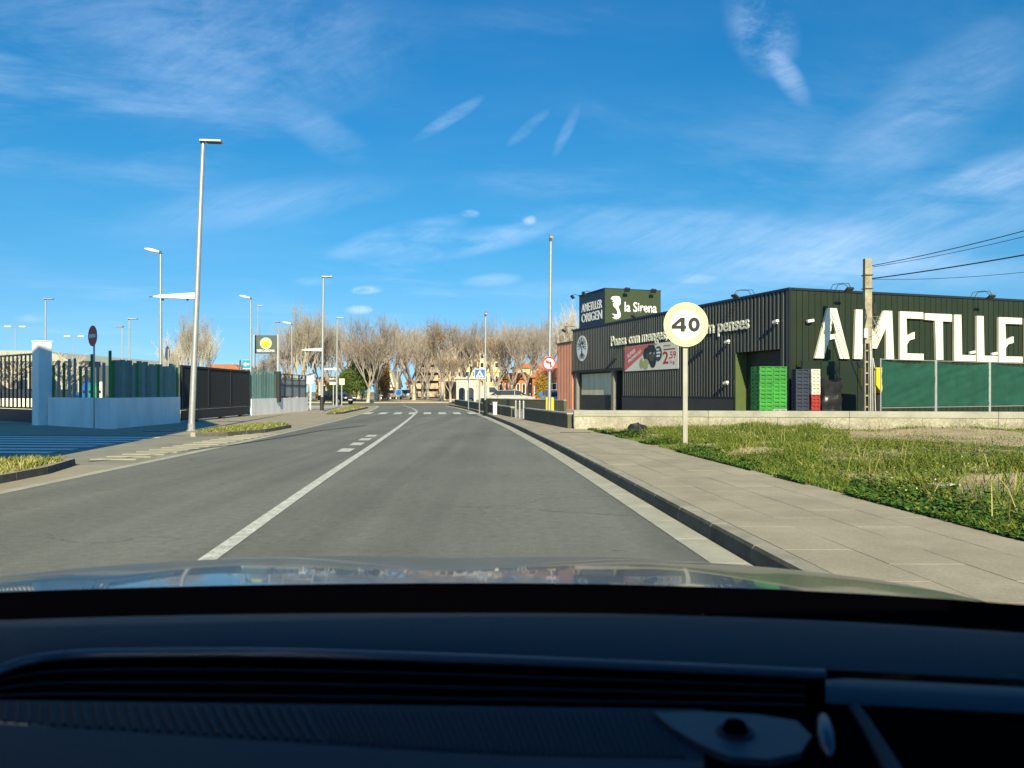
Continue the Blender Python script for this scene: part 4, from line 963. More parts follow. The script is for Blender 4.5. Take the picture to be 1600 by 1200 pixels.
# ------------------------------------------------------------------ street lamps
def lamp(base, h, label, r0=.085, head='flat', hd=(1, 0), arm=None, group='street lamps', armdir=(-1, 0), lean=0., name='street_lamp'):
    t = empty(name, base, label=label, cat='street lamp', group=group); b = Vector(base); top = b + Vector((lean, 0, h))
    MB().tube([b, b.lerp(top, .5), top], [r0, r0 * .8, r0 * .58], 10).build('pole', M_galv, t, smooth=True)
    MB().lathe([(r0 * 1.7, 0), (r0 * 1.7, .03), (r0 * 1.1, .05), (r0 * 1.05, .25)], b, 10).build('base_plate', M_galv, t)
    d = Vector((hd[0], hd[1], 0)).normalized(); s = Vector((-d.y, d.x, 0))
    Mx = Matrix((d, s, Vector((0, 0, 1)))).transposed().to_4x4(); Mx.translation = top
    if head == 'flat':
        m = MB(); m.box((.26, 0, .06), (.72, .30, .07), M=Mx, bev=.02); hh = m.build('luminaire', M_galv, t)
        MB().box((.34, 0, .015), (.44, .24, .018), M=Mx).build('lens', M_dsteel, hh)
        MB().box((-.02, 0, .02), (.12, .12, .1), M=Mx).build('bracket', M_dsteel, t)
    elif head == 'cobra':
        m = MB(); seg = 10; vs = []; prof = [(.02, .05, .05), (.18, .10, .08), (.42, .17, .11), (.68, .18, .10), (.86, .11, .05)]
        for x, w, hh_ in prof:
            for k in range(seg):
                a = 2 * math.pi * k / seg; vs.append(Mx @ Vector((x, w * math.cos(a), .10 + x * .22 + hh_ * math.sin(a))))
        fs = [(i * seg + k, i * seg + (k + 1) % seg, (i + 1) * seg + (k + 1) % seg, (i + 1) * seg + k) for i in range(len(prof) - 1) for k in range(seg)]
        fs += [tuple(range(seg - 1, -1, -1)), tuple((len(prof) - 1) * seg + k for k in range(seg))]
        m.add(vs, fs).build('luminaire', M_lampw, t, smooth=True)
        MB().tube([top - d * .02, top + d * .06 + Vector((0, 0, .14))], r0 * .7, 8).build('elbow', M_dsteel, t)
    elif head == 'double':
        for sg in (-1, 1):
            m = MB(); m.tube([top, top + d * sg * .5 + Vector((0, 0, .1))], .04, 6); a = m.build('arm', M_galv, t)
            MB().box((sg * .85, 0, .15), (.8, .32, .13), M=Mx, bev=.05).build('luminaire', M_lampw, t)
    elif head == 'tilt':     # seen end on, head tipped up
        MB().box((0, 0, 0), (.24, .60, .12), M=Matrix.Translation(top + Vector((.03, .12, .1))) @ Matrix.Rotation(R(24), 4, 'X') @ Matrix.Rotation(R(16), 4, 'Y'), bev=.03).build('luminaire', M_galv, t)
        MB().box((0, 0, -.07), (.18, .40, .03), M=Matrix.Translation(top + Vector((.03, .12, .1))) @ Matrix.Rotation(R(24), 4, 'X') @ Matrix.Rotation(R(16), 4, 'Y')).build('lens', M_dsteel, t)
        MB().box((top.x - .03, top.y, top.z - .1), (.16, .16, .2)).build('bracket', M_dsteel, t)
    if arm:
        z, ln = arm; a = Vector((armdir[0], armdir[1], 0)).normalized(); w0 = b.lerp(top, z / h); Fa = frame(w0, a)
        MB().prism([(.05, -.10), (ln * .86, -.05), (ln, -.03), (ln, 0.0), (ln * .86, .045), (.05, .12)], -.09, .09, Fa).build('side_luminaire', M_lampw, t)
        MB().tube([Fa @ Vector((ln, -.012, 0)), Fa @ Vector((ln * 1.12, -.02, 0))], .012, 5).build('tip', M_dsteel, t)
        for k in (.22, .8): MB().box(Fa @ Vector((ln * k, -.11, 0)), (.06, .06, .06)).build('clip', M_dsteel, t)
    return t
Yl = 26.0; lb = at(299, 668, Yl)
lamp((lb.x, Yl, .02), at(318, 224, Yl).z, 'tall street lamp with a flat head and a white side arm, nearest of all', .11, 'flat', (1, .1), (at(300, 464, Yl).z, 1.45), lean=.40)
Yl = 52.0; lb = at(503, 641, Yl); lamp((lb.x, Yl, .02), at(505, 434, Yl).z, 'second street lamp of the entrance side, dark sleeve at its foot', .10, 'flat', (1, .1), (at(500, 547, Yl).z, 1.4), lean=.1)
MB().tube([(lb.x, Yl, .03), (lb.x, Yl, 1.0)], .13, 10).build('foot_sleeve', M_dsteel, bpy.data.objects['street_lamp.001'])
Yl = 72.0; lb = at(526, 636, Yl); lamp((lb.x, Yl, .02), at(529, 498, Yl).z, 'slim street lamp standing beside the black car', .10, 'flat', (1, .1), (at(520, 577, Yl).z, 1.3), lean=.05)
Yl = 44.0; lb = at(858, 643, Yl); t = lamp((lb.x, Yl, .02), at(862, 372, Yl).z, 'street lamp carrying the no left turn sign, near the dark shop', .11, 'tilt', lean=.1)
Yl = 64.0; lb = at(758, 630, Yl); lamp((lb.x, Yl, .02), at(760, 491, Yl).z, 'farther street lamp behind the crossing sign', .10, 'tilt', lean=.05)
nl = empty('no_left_turn_sign', (at(858, 568, 43.8).x, 43.8, at(858, 568, 43.8).z), label='round no left turn sign with red ring on the lamp pole', cat='road sign')
cn = Vector((nl.location.x, 43.82, nl.location.z)); _, F = disc(cn, (0, -1), .40, 0, .018, M_signback, nl, 'plate'); disc(cn, (0, -1), .395, .019, .022, M_red, nl, 'ring', ring=.305); disc(cn, (0, -1), .304, .019, .0215, M_white, nl, 'face')
MB().prism([(.05, -.24), (.12, -.24), (.12, .12), (-.06, .12), (-.06, .20), (-.22, .08), (-.06, -.03), (-.06, .05), (.05, .05)], .0218, .0235, F).build('arrow', M_ink, nl)
MB().prism([(-.235, .185), (-.185, .235), (.235, -.185), (.185, -.235)], .0236, .0252, F).build('slash', M_red, nl)
MB().box(cn + Vector((0, .06, 0)), (.24, .08, .06)).build('clamp', M_galv, nl)
def lpx(px_, pyt, Y, head, hd, label, r=.085, pyb=None):
    b = at(px_, 600, Y); lamp((b.x, Y, .016), at(px_, pyt, Y).z - .016, label, r, head, hd, group='car park lamps', name='car_park_lamp')
lpx(251, 397, 41, 'cobra', (-1, .1), 'tall car park lamp with a white head over the slatted fence', .10)
lpx(392, 468, 58, 'cobra', (-1, .1), 'car park lamp with a white head left of the crown signboard', .10)
lpx(456, 508, 70, 'cobra', (-1, .1), 'car park lamp with a white head right of the crown signboard', .09)
lpx(71, 468, 62, 'flat', (1, .1), 'slim lamp rising behind the white gate pillar', .09)
lpx(24, 512, 95, 'double', (1, .1), 'far twin headed lamp above the supermarket roof', .08)
lpx(116, 527, 100, 'double', (1, .1), 'distant twin headed lamp above the edge-on road sign', .07)
lpx(191, 511, 66, 'flat', (-1, -.1), 'shorter of the two slim lamps behind the corner slats', .08)
lpx(202, 499, 60, 'flat', (1, .1), 'taller of the two slim lamps behind the corner slats', .08)
lpx(403, 478, 95, 'flat', (1, .2), 'thin far lamp just left of the crown signboard', .08)
lpx(436, 504, 90, 'flat', (-1, .2), 'dark flat headed lamp at the crown signboard edge', .08)

# ------------------------------------------------------------------ entrance side: walls, fences, gates
P0, P1, P2 = Vector((-19.1, 31.0, 0)), Vector((-14.35, 27.4, 0)), Vector((-14.25, 33.0, 0))
M_slg = mat('slat_grey', (.27, .30, .30), .5, .2, var=.1, rnd=.15); M_sln = mat('slat_green', (.04, .19, .07), .5, .1, var=.1, rnd=.15)
M_slt = mat('slat_teal', (.14, .235, .225), .5, .15, var=.1, rnd=.2)
cw = empty('corner_wall', P1, label='white rendered corner wall topped with uneven green and grey slats', cat='wall')
def seg_wall(t, a, b, h, th, name='wall'):
    d = (b - a).normalized(); n = Vector((-d.y, d.x, 0)) * th
    mb = MB(); vs = [a, b, b + n, a + n]; mb.add([(v.x, v.y, 0.0) for v in vs] + [(v.x, v.y, h) for v in vs], [(4, 5, 6, 7), (0, 1, 5, 4), (1, 2, 6, 5), (2, 3, 7, 6), (3, 0, 4, 7)]); return mb.build(name, M_wallw, t)
seg_wall(cw, P0 + (P1 - P0) * .14, P1, 1.13, .25)
seg_wall(cw, P1 + Vector((.004, .19, 0)), P2, 1.127, .25)
def slats(t, a, b, n, z0, zlo, zhi, inset, seed, pick, w=.10, rot=0.):
    d = (b - a).normalized(); nn = Vector((-d.y, d.x, 0)) * inset; rz = math.atan2(d.y, d.x); rg = random.Random(seed)
    for i in range(n):
        c = a + d * ((b - a).length * (i + .5) / n) + nn; h = rg.uniform(zlo, zhi)
        MB().box((c.x, c.y, z0 + h / 2), (w, .045, h), rz + rot).build('slat', pick(i, rg), t)
slats(cw, P0 + (P1 - P0) * .14, P1, 11, 1.13, 1.15, 1.7, .12, 3, lambda i, r: (M_sln, M_slg, M_sln, M_slg, M_slg)[i % 5] if i < 10 else M_sln, .10, R(62))
slats(cw, P1 + Vector((0, .25, 0)), P2, 22, 1.127, 1.24, 1.42, .12, 5, lambda i, r: M_sln if i % 7 == 0 else M_slt, .20, R(-28))
pil = empty('gate_pillar', P0, label='tall white gate pillar at the black barred gate', cat='pillar'); d = (P1 - P0).normalized(); rz = math.atan2(d.y, d.x); c = P0 + d * .3
MB().box((c.x, c.y, 1.68), (.62, .5, 3.36), rz, bev=.015).build('shaft', M_wallw, pil); MB().box((c.x, c.y, 3.375), (.66, .54, .03), rz).build('cap', M_wallw, pil)
# barred gate, runs off to the picture edge
M_gate = mat('gate_black', (.022, .026, .032), .5, .3, var=.1)
ga = P0 + d * -.05; gt_ = empty('barred_gate', ga, label='black gate of vertical bars left of the white pillar', cat='gate')
GF = frame(ga + Vector((0, .1, 0)), d)      # x negative runs away from the pillar
MB().prism([(-6, .08), (0, .08), (0, .62), (-6, .62)], -.03, .03, GF).build('kick_panel', M_gate, gt_)
for z in (.64, 2.86): MB().prism([(-6, z), (0, z), (0, z + .07), (-6, z + .07)], -.035, .035, GF).build('rail', M_gate, gt_)
for i in range(14): x = -.10 - i * .43; MB().prism([(x - .03, .71), (x + .03, .71), (x + .03, 2.86), (x - .03, 2.86)], -.025, .025, GF).build('bar', M_gate, gt_)
# dark sliding gate and second wall
G0, G1 = Vector((-14.35, 33.3, 0)), Vector((-14.6, 42.7, 0))
sg = empty('sliding_gate', (G0 + G1) / 2, label='long dark sliding gate of close vertical slats behind the tall lamp', cat='gate'); SF = frame(G0, (G1 - G0)); L_ = (G1 - G0).length
for z in (.10, .55, 2.42): MB().prism([(0, z), (L_, z), (L_, z + .09), (0, z + .09)], -.04, .04, SF).build('rail', M_gate, sg)
MB().prism([(0, .19), (L_, .19), (L_, .54), (0, .54)], -.02, .02, SF).build('kick_panel', M_gate, sg)
for k in range(4): x = .05 + k * (L_ - .1) / 3; MB().prism([(x - .05, .64), (x + .05, .64), (x + .05, 2.42), (x - .05, 2.42)], -.05, .05, SF).build('post', M_gate, sg)
gb_me = MB().box((0, 0, .89), (.03, .05, 1.78)).mesh('bar', M_gate)
rzg = math.atan2((G1 - G0).y, (G1 - G0).x)
for i in range(76):
    x = .12 + i * (L_ - .24) / 75; p = SF @ Vector((x, .64, 0)); link('bar', gb_me, Matrix.Translation(p) @ Matrix.Rotation(rzg, 4, 'Z'), sg)
for k in (1.5, 5.0, 8.0): p = SF @ Vector((k, .05, 0)); MB().box(p, (.12, .3, .1), rzg).build('wheel_box', M_dsteel, sg)
W0, W1 = Vector((-14.55, 42.9, 0)), Vector((-14.25, 53.6, 0))
w2 = empty('boundary_wall', (W0 + W1) / 2, label='white boundary wall with teal slats beyond the sliding gate', cat='wall')
seg_wall(w2, W0, W1, .95, .25)
slats(w2, W0 + Vector((0, .1, 0)), W0.lerp(W1, .42), 16, .95, 1.45, 1.75, .12, 8, lambda i, r: M_slt, .22, R(-28))
# mesh panel fence on the far half of that wall
mf = empty('panel_fence', W0.lerp(W1, .7), label='grey mesh panels on the far half of the boundary wall', cat='fence'); MF = frame(W0.lerp(W1, .43) + Vector((-.12, 0, 0)), (W1 - W0)); Lm = (W1 - W0).length * .56
for k in range(5): x = k * Lm / 4; MB().prism([(x - .04, .951), (x + .04, .951), (x + .04, 2.5), (x - .04, 2.5)], -.04, .04, MF).build('post', M_dsteel, mf)
for z in (1.0, 1.75, 2.2, 2.44): MB().prism([(.04, z), (Lm, z), (Lm, z + .04), (.04, z + .04)], -.02, .02, MF).build('rail', M_dsteel, mf)
M_pan = mat('grey_panel', (.28, .31, .32), .6, var=.1)
for k in range(4): x = k * Lm / 4; MB().prism([(x + .08, 1.05), (x + Lm / 4 - .08, 1.05), (x + Lm / 4 - .08, 2.16), (x + .08, 2.16)], -.03, -.024, MF).build('panel', M_pan, mf)
MB().box(MF @ Vector((-.2, 1.65, .1)), (.35, .35, 1.9)).build('gate_motor_post', M_dsteel, mf)
# leaning notice panels at the end of the wall
nb_ = empty('notice_board', at(486, 640, 55), label='white tilted notice board at the end of the boundary wall', cat='sign'); nb_.location.z = .02; W[nb_.name] = Matrix.Translation(nb_.location)
Fn = frame((at(485, 640, 55).x, 55, .02), (.9, -.43))
MB().prism([(-.06, 0), (.02, 0), (.12, 2.6), (.04, 2.6)], -.04, .04, Fn).build('post', M_lampw, nb_); MB().prism([(-.3, 1.9), (.35, 1.9), (.42, 2.65), (-.22, 2.65)], .045, .07, Fn).build('panel', M_white, nb_)
for k, (px_, w_) in enumerate(((521, 12), (534, 9))):
    b = empty('direction_board', (at(px_, 600, 74).x, 74, .02), label=('wider' if k == 0 else 'narrower') + ' cream board seen from behind above the black car', cat='sign', group='cream boards above the black car')
    F = frame((b.location.x, 74, .02), (1, 0)); w_ = w_ * 74 / FPX / 2
    MB().prism([(-.04, 0), (.04, 0), (.04, 2.0), (-.04, 2.0)], -.04, .04, F).build('post', M_galv, b); MB().prism([(-w_, 2.0), (w_, 2.0), (w_, 2.6), (-w_, 2.6)], -.03, .03, F).build('panel', mat('cream_board', (.62, .60, .45), .6), b)
# crown signboard
mz = empty('signboard', at(417, 600, 60), label='dark square signboard with a yellow crown basket emblem on two posts', cat='sign'); mz.location.z = .016; W[mz.name] = Matrix.Translation(mz.location)
MFm = frame((at(416, 600, 60).x, 60, 0), (1, .05)); z0, z1 = at(0, 552.5, 60).z, at(0, 524, 60).z; w_ = 16.5 * 60 / FPX
for x in (-w_ - .08, w_ + .08): MB().prism([(x - .06, 0), (x + .06, 0), (x + .06, z1 + .05), (x - .06, z1 + .05)], -.06, .06, MFm).build('post', M_galv, mz)
MB().prism([(-w_, z0), (w_, z0), (w_, z1), (-w_, z1)], -.1, .1, MFm).build('panel', mat('signboard_slate', (.075, .10, .10), .5, var=.06), mz)
zc_ = z0 + (z1 - z0) * .56
ring = MB().prism(ellipse(0, zc_, .46, .46, 28), .101, .115, MFm).build('emblem', mat('emblem_sage', (.40, .48, .36), .6), mz)
MB().prism([(-.26, zc_ - .28), (.26, zc_ - .28), (.36, zc_ - .02), (.40, zc_ + .12), (.22, zc_ + .06), (.16, zc_ + .24), (.05, zc_ + .12), (0, zc_ + .34), (-.05, zc_ + .12), (-.16, zc_ + .24), (-.22, zc_ + .06), (-.40, zc_ + .12), (-.36, zc_ - .02)], .116, .125, MFm).build('crown_basket', mat('emblem_yellow', (.75, .66, .02), .6), ring)
link('lettering', text_mesh('MERCADONA', w_ * 1.66, .19, .02, .02, M_white), MFm @ Matrix.Translation(Vector((-w_ * .83, z0 + .13, .101))), mz)
# blue arrow sign and a red sign by it
ba = empty('arrow_sign', at(385, 600, 45), label='blue square sign with a white arrow above the wall end', cat='road sign'); ba.location.z = .02; W[ba.name] = Matrix.Translation(ba.location)
Fb = frame((at(385, 600, 45).x, 45, 0), (.98, .1)); zc_ = at(0, 569.5, 45).z
MB().tube([Fb @ Vector((0, .02, -.03)), Fb @ Vector((0, zc_, -.03))], .03, 8).build('post', M_galv, ba)
MB().prism([(-.25, zc_ - .27), (.25, zc_ - .27), (.25, zc_ + .27), (-.25, zc_ + .27)], 0, .02, Fb).build('plate', M_white, ba)
MB().prism([(-.24, zc_ - .22), (.24, zc_ - .22), (.24, zc_ + .26), (-.24, zc_ + .26)], .0205, .023, Fb).build('face', mat('sign_cyan', (.02, .26, .42), .5), ba)
MB().prism([(-.17, zc_ + .02), (-.02, zc_ - .12), (-.02, zc_ - .035), (.16, zc_ - .035), (.16, zc_ + .075), (-.02, zc_ + .075), (-.02, zc_ + .16)], .0235, .026, Fb).build('arrow', M_white, ba)
rb = empty('no_entry_sign', (at(376, 600, 44.4).x, 44.4, .02), label='red sign seen nearly edge-on beside the blue arrow sign', cat='road sign', group='no entry signs by the car park gates')
MB().tube([(rb.location.x, 44.4, .02), (rb.location.x, 44.4, 2.8)], .028, 8).build('post', M_galv, rb)
disc((rb.location.x, 44.36, at(0, 571, 44.4).z), (-.96, -.10), .32, 0, .015, M_signback, rb, 'plate'); disc((rb.location.x, 44.36, at(0, 571, 44.4).z), (-.96, -.10), .315, .016, .019, M_red, rb, 'face')
# drain cover in the forecourt, yellow bollards, grey bollards
gd = gr(250, 674, .016); dr = empty('drain_grate', gd, label='dark drain grate in the forecourt near the tall lamp', cat='drain')
MB().box((gd.x, gd.y, .018), (.9, .5, .012)).build('frame', M_dsteel, dr)
for k in range(7): MB().box((gd.x - .36 + k * .12, gd.y, .028), (.05, .42, .012)).build('bar', M_galv, dr)
for k, (px_, pb_, Y_) in enumerate(((855, 636, 50), (863, 643, 46))):
    b = at(px_, 600, Y_); t = empty('yellow_bollard', (b.x, Y_, .02), label=('farther' if k == 0 else 'nearer') + ' yellow bollard by the lamp pole in front of the shop', cat='bollard', group='yellow bollards')
    MB().lathe([(.10, 0), (.10, .92), (.085, .97), (.03, .99)], (b.x, Y_, .02), 12).build('tube', M_yellow, t); MB().lathe([(.16, 0), (.16, .02)], (b.x, Y_, .021), 12).build('base_plate', M_dsteel, t)
for k, px_ in enumerate((806, 812, 818)):
    b = at(px_, 600, 35.5 - k * .5); t = empty('grey_bollard', (b.x, b.y, .15), label=('left', 'middle', 'right')[k] + ' one of three slim grey bollards in the wall gap', cat='bollard', group='slim grey bollards')
    MB().lathe([(.045, 0), (.045, .75), (.03, .79)], (b.x, b.y, .15), 10).build('tube', M_galv, t); MB().lathe([(.08, 0), (.08, .015)], (b.x, b.y, .151), 10).build('base_plate', M_galv, t)
wp = at(773.5, 640, 40.5); t = empty('gate_post', (wp.x, 40.4, .15), label='white square post set against the long olive wall', cat='post'); MB().box((wp.x, 40.4, .46), (.2, .2, .62), bev=.01).build('shaft', M_white, t); MB().box((wp.x, 40.4, .79), (.24, .24, .04)).build('cap', M_white, t)
bn = at(762, 640, 43.0); t = empty('litter_bin', (bn.x - .06, 42.6, .15), label='black leaning bin against the olive wall', cat='bin')
MB().lathe([(.14, 0), (.2, .62), (.2, .66)], (bn.x - .06, 42.6, .15), 12).build('body', M_black, t); MB().lathe([(.215, .66), (.215, .70), (.1, .74)], (bn.x - .06, 42.6, .15), 12).build('lid', M_black, t)
pk = empty('parking_sign', (at(845, 600, 58).x, 58, .02), label='small blue parking sign on a post before the orange building', cat='road sign')
MB().tube([(pk.location.x, 58, .02), (pk.location.x, 58, 1.2)], .03, 6).build('post', M_galv, pk); MB().box((pk.location.x, 57.95, at(0, 616, 58).z), (.3, .03, .3)).build('face', M_blue, pk)
# small things in the field and drain on the pavement
bg_ = gr(994, 672, .2); bgm = MB(); seg = 14
for r_ in range(7):
    for k in range(seg):
        a = 2 * math.pi * k / seg; z = r_ / 6; q = math.sin(math.pi * (.15 + .8 * z)); nz_ = 1 + .35 * mn.noise(Vector((math.cos(a) * 1.5, math.sin(a) * 1.5, z * 3)))
        bgm.v.append((bg_.x + .30 * q * nz_ * math.cos(a), bg_.y - .2 + .22 * q * nz_ * math.sin(a), (.14 + .26 * z * nz_)))
bgm.f = [(i * seg + k, i * seg + (k + 1) % seg, (i + 1) * seg + (k + 1) % seg, (i + 1) * seg + k) for i in range(6) for k in range(seg)] + [tuple(6 * seg + k for k in range(seg))]; bgm.mi = [0] * len(bgm.f)
tag(bgm.build('bush_shadow_blob', M_film, smooth=True), 'dark blob of bush and shadow in the weeds by the low wall', 'blob')  # solid dark blob put in for a patch of bush and shadow
for k, (px_, py_, s_, lab) in enumerate(((1478, 752, .13, 'pale crumpled plastic sheet among the near weeds'), (1448, 690, .0, ''), (1012, 640, .0, ''))):
    if not lab: continue
    p = gr(px_, py_, .3); m = MB(); rg = random.Random(k); n_ = 9; vs = []
    for j in range(n_):
        for i in range(n_):
            u, v = i / (n_ - 1) - .5, j / (n_ - 1) - .5; vs.append((p.x + u * s_ * 2.2, p.y + v * s_ * 1.2, field_z(p.x, p.y) + .12 + .06 * mn.noise(Vector((u * 5 + k, v * 5, 1)))))
    m.add(vs, [(j * n_ + i, j * n_ + i + 1, (j + 1) * n_ + i + 1, (j + 1) * n_ + i) for j in range(n_ - 1) for i in range(n_ - 1)]); tag(m.build('plastic_scrap', mat('plastic_pale', (.33, .33, .31), .5)), lab, 'litter', 'litter in the field')
dp = gr(915, 676, .152); t = empty('pavement_grate', (dp.x - .3, dp.y, .152), label='thin dark grate set in the far pavement', cat='drain'); MB().box((dp.x - .3, dp.y, .156), (.9, .12, .006)).build('frame', M_dsteel, t)

# ------------------------------------------------------------------ trees
def branch_tree(seed, H, trunk_h, spread, upr, tw_levels=5, r0=.24):
    """returns (trunk MB, crown MB, leaf points); origin at the base"""
    rg = random.Random(seed); tr, cr = MB(), MB(); tips = []
    top = Vector((rg.uniform(-.2, .2), rg.uniform(-.2, .2), trunk_h))
    tr.tube([(0, 0, -.05), (0, 0, .25), top * .55, top], [r0 * 1.5, r0 * 1.1, r0 * .95, r0 * .9], 9)
    def grow(p, d, L, r, lev):
        n = 3 if lev < 3 else 2; pts = [p]; q = p.copy(); dd = d.copy()
        for i in range(n):
            dd = (dd + Vector((rg.uniform(-1, 1), rg.uniform(-1, 1), rg.uniform(-.4, .9))) * (.16 + .05 * lev) + Vector((0, 0, upr * .12))).normalized(); q = q + dd * L / n; pts.append(q)
        rr = [r + (r * .55 - r) * i / n for i in range(n + 1)]
        cr.tube(pts, rr, 6 if lev == 0 else (4 if lev < 3 else 3), cap=False)
        if lev >= tw_levels: tips.append(q); return
        k = {0: 5, 1: 4, 2: 3, 3: 3}.get(lev, 2)
        for i in range(k):
            f = .35 + .65 * (i + 1) / k; j = min(n - 1, int(f * n)); b = pts[j].lerp(pts[j + 1], min(1, f * n - j)) if j < n else pts[-1]
            a = rg.uniform(0, 2 * math.pi); side = dd.orthogonal().normalized(); side.rotate(Matrix.Rotation(a, 3, dd))
            nd = (dd * (1.0 + .3 * upr) + side * rg.uniform(.45, 1.0) * spread).normalized()
            grow(b, nd, L * rg.uniform(.56, .78), max(.011, r * .54), lev + 1)
    for i in range(rg.choice((4, 5))):
        a = 2 * math.pi * (i + rg.uniform(-.25, .25)) / 4.5
        grow(top - Vector((0, 0, rg.uniform(0, .25))), Vector((math.cos(a) * spread * .75, math.sin(a) * spread * .75, 1)).normalized(), (H - trunk_h) * .40, r0 * .55, 0)
    mz_ = max(v[2] for v in cr.v); k = (H - trunk_h) / (mz_ - trunk_h)
    cr.v = [(x * k ** .6, y * k ** .6, trunk_h + (z - trunk_h) * k) if z > trunk_h else (x, y, z) for x, y, z in cr.v]; tips = [Vector((t.x * k ** .6, t.y * k ** .6, trunk_h + (t.z - trunk_h) * k)) for t in tips]
    return tr, cr, tips
M_bark = mat('plane_bark', (.42, .37, .27), .9, var=.3, scale=3, col2=(.46, .42, .33)); M_twig = mat('bare_twigs', (.33, .28, .24), .9, var=.25, scale=2); M_twigp = mat('pale_twigs', (.46, .41, .33), .9, var=.2, scale=2)
M_leafb = mat('withered_leaf', (.30, .175, .06), .85, var=.4, scale=2)
protos = []
def leaf_mb(tips, rg, per, rad, size):
    mb = MB()
    for t in tips:
        for _ in range(per):
            c = t + Vector((rg.gauss(0, rad), rg.gauss(0, rad), rg.gauss(0, rad) - rad * .3)); a = Vector((rg.uniform(-1, 1), rg.uniform(-1, 1), rg.uniform(-1, 1))).normalized() * size * rg.uniform(.6, 1.3); b = a.orthogonal().normalized() * size * rg.uniform(.5, .9)
            mb.add([c - a, c + b, c + a, c - b], [(0, 1, 2, 3)])
    return mb
def make_proto(seed, H, th, spread, upr, name, r0=.24, lev=5, leaves=0, twig=None):
    t = empty(name, (0, 0, -50)); W[t.name] = Matrix.Identity(4); t.location = (0, 0, 0)
    tr, cr, tips = branch_tree(seed, H, th, spread, upr, lev, r0)
    tr.build('trunk', M_bark, t, smooth=True); cr.build('crown', twig or M_twig, t)
    if leaves:
        rg = random.Random(seed); sel = [p for p in tips if p.z < H * .82 and rg.random() < leaves]
        leaf_mb(sel, rg, 3, .30, .10).build('withered_leaves', M_leafb, t)
    return t
protos = [make_proto(11, 11.6, 2.3, .80, .9, 'plane_tree'), make_proto(12, 11.2, 2.1, .85, .8, 'plane_tree'), make_proto(13, 12.4, 2.5, .72, 1.1, 'plane_tree'),
          make_proto(14, 10.0, 2.0, .8, .8, 'plane_tree', leaves=.30), make_proto(15, 10.6, 2.2, .75, .9, 'plane_tree', leaves=.15)]
pop = [make_proto(21, 11.0, 1.3, .46, 1.7, 'poplar_tree', .13, 5, 0, M_twigp)]
# (image x of trunk, depth, proto, scale, what it stands by)
TREES = [(588, 96, 0, 1.02, 'forked pale plane tree on the lawn behind the black car'), (575, 88, 3, .80, 'plane tree with withered leaves at the lawn edge by the road'),
 (540, 104, 1, 1.0, 'bare plane tree behind the cream boards'), (500, 102, 2, .98, 'bare plane tree behind the second street lamp'), (465, 98, 0, 1.0, 'bare plane tree beside the crown signboard'), (515, 125, 1, 1.15, 'tall bare plane tree far behind the black car'),
 (620, 128, 2, 1.15, 'bare plane tree over the round blue sign'), (647, 110, 1, 1.0, 'bare plane tree at the corner of the brick flats'), (668, 126, 0, 1.1, 'bare plane tree before the brick balconies'), (690, 100, 4, 1.12, 'brown leaved plane tree at the square before the cream flats'),
 (704, 92, 3, .62, 'small plane tree beside the dark shopfront'), (730, 112, 4, 1.05, 'brown leaved plane tree before the cream flats'), (752, 108, 2, 1.02, 'bare plane tree above the crossing sign'), (775, 104, 3, 1.0, 'brown leaved plane tree behind the parked vans'),
 (800, 112, 1, 1.05, 'bare plane tree behind the white vans'), (825, 100, 0, .96, 'bare plane tree over the orange building'), (845, 118, 2, 1.1, 'bare plane tree left of the no left turn sign'), (560, 135, 4, 1.1, 'leafy brown plane tree far beyond the lawn'),
 (440, 110, 3, .9, 'brown plane tree low behind the slatted wall'), (418, 100, 4, .62, 'withered brown tree under the crown signboard'), (606, 142, 1, 1.2, 'far bare plane tree above the white gable'), (660, 140, 2, 1.15, 'far bare plane tree left of the cream flats'), (716, 132, 0, 1.1, 'bare plane tree behind the dark shopfront'), (790, 132, 2, 1.15, 'far bare plane tree over the vans'), (862, 112, 1, 1.05, 'bare plane tree behind the no left turn sign'), (484, 122, 0, 1.1, 'far bare plane tree left of the second lamp'), (640, 150, 0, 1.2, 'distant bare plane tree beyond the white gable')]
used = set()
for px_, Y_, pi, s_, lab in TREES:
    b = at(px_, 600, Y_); src = protos[pi]; rz = random.uniform(0, 6.28)
    if pi not in used:
        used.add(pi); t = src; t.location = (b.x, Y_, .12); t.rotation_euler = (0, 0, rz); t.scale = (s_,) * 3
    else: t = copy_tree(src, (b.x, Y_, .12), rz, None, s_)
    tag(t, lab, 'tree', 'plane trees around the square')
first = True
for px_, Y_, s_, lab in ((300, 72, .88, 'pale upright bare tree behind the tall street lamp'), (318, 80, .85, 'second pale bare tree just right of the tall lamp'), (478, 98, 1.25, 'upright bare tree rising highest beside the second lamp'), (888, 86, 1.12, 'pale bare tree behind the terracotta annexe'), (272, 78, .7, 'small pale bare tree over the slatted fence')):
    b = at(px_, 600, Y_)
    if first: t = pop[0]; t.location = (b.x, Y_, .02); t.scale = (s_,) * 3; first = False
    else: t = copy_tree(pop[0], (b.x, Y_, .02), random.uniform(0, 6), None, s_)
    tag(t, lab, 'tree', 'pale upright trees')
# pruned small trees inside the car park
pr = make_proto(31, 4.2, 1.6, 1.2, .1, 'pruned_tree', .16, 2, 0, M_twigp)
for i, (px_, Y_, lab) in enumerate(((24, 52, 'pruned bare tree behind the black barred gate'), (100, 54, 'pruned bare tree seen through the corner slats'))):
    b = at(px_, 600, Y_)
    if i == 0: t = pr; t.location = (b.x, Y_, .02)
    else: t = copy_tree(pr, (b.x, Y_, .02), 2.0)
    tag(t, lab, 'tree', 'pruned car park trees')
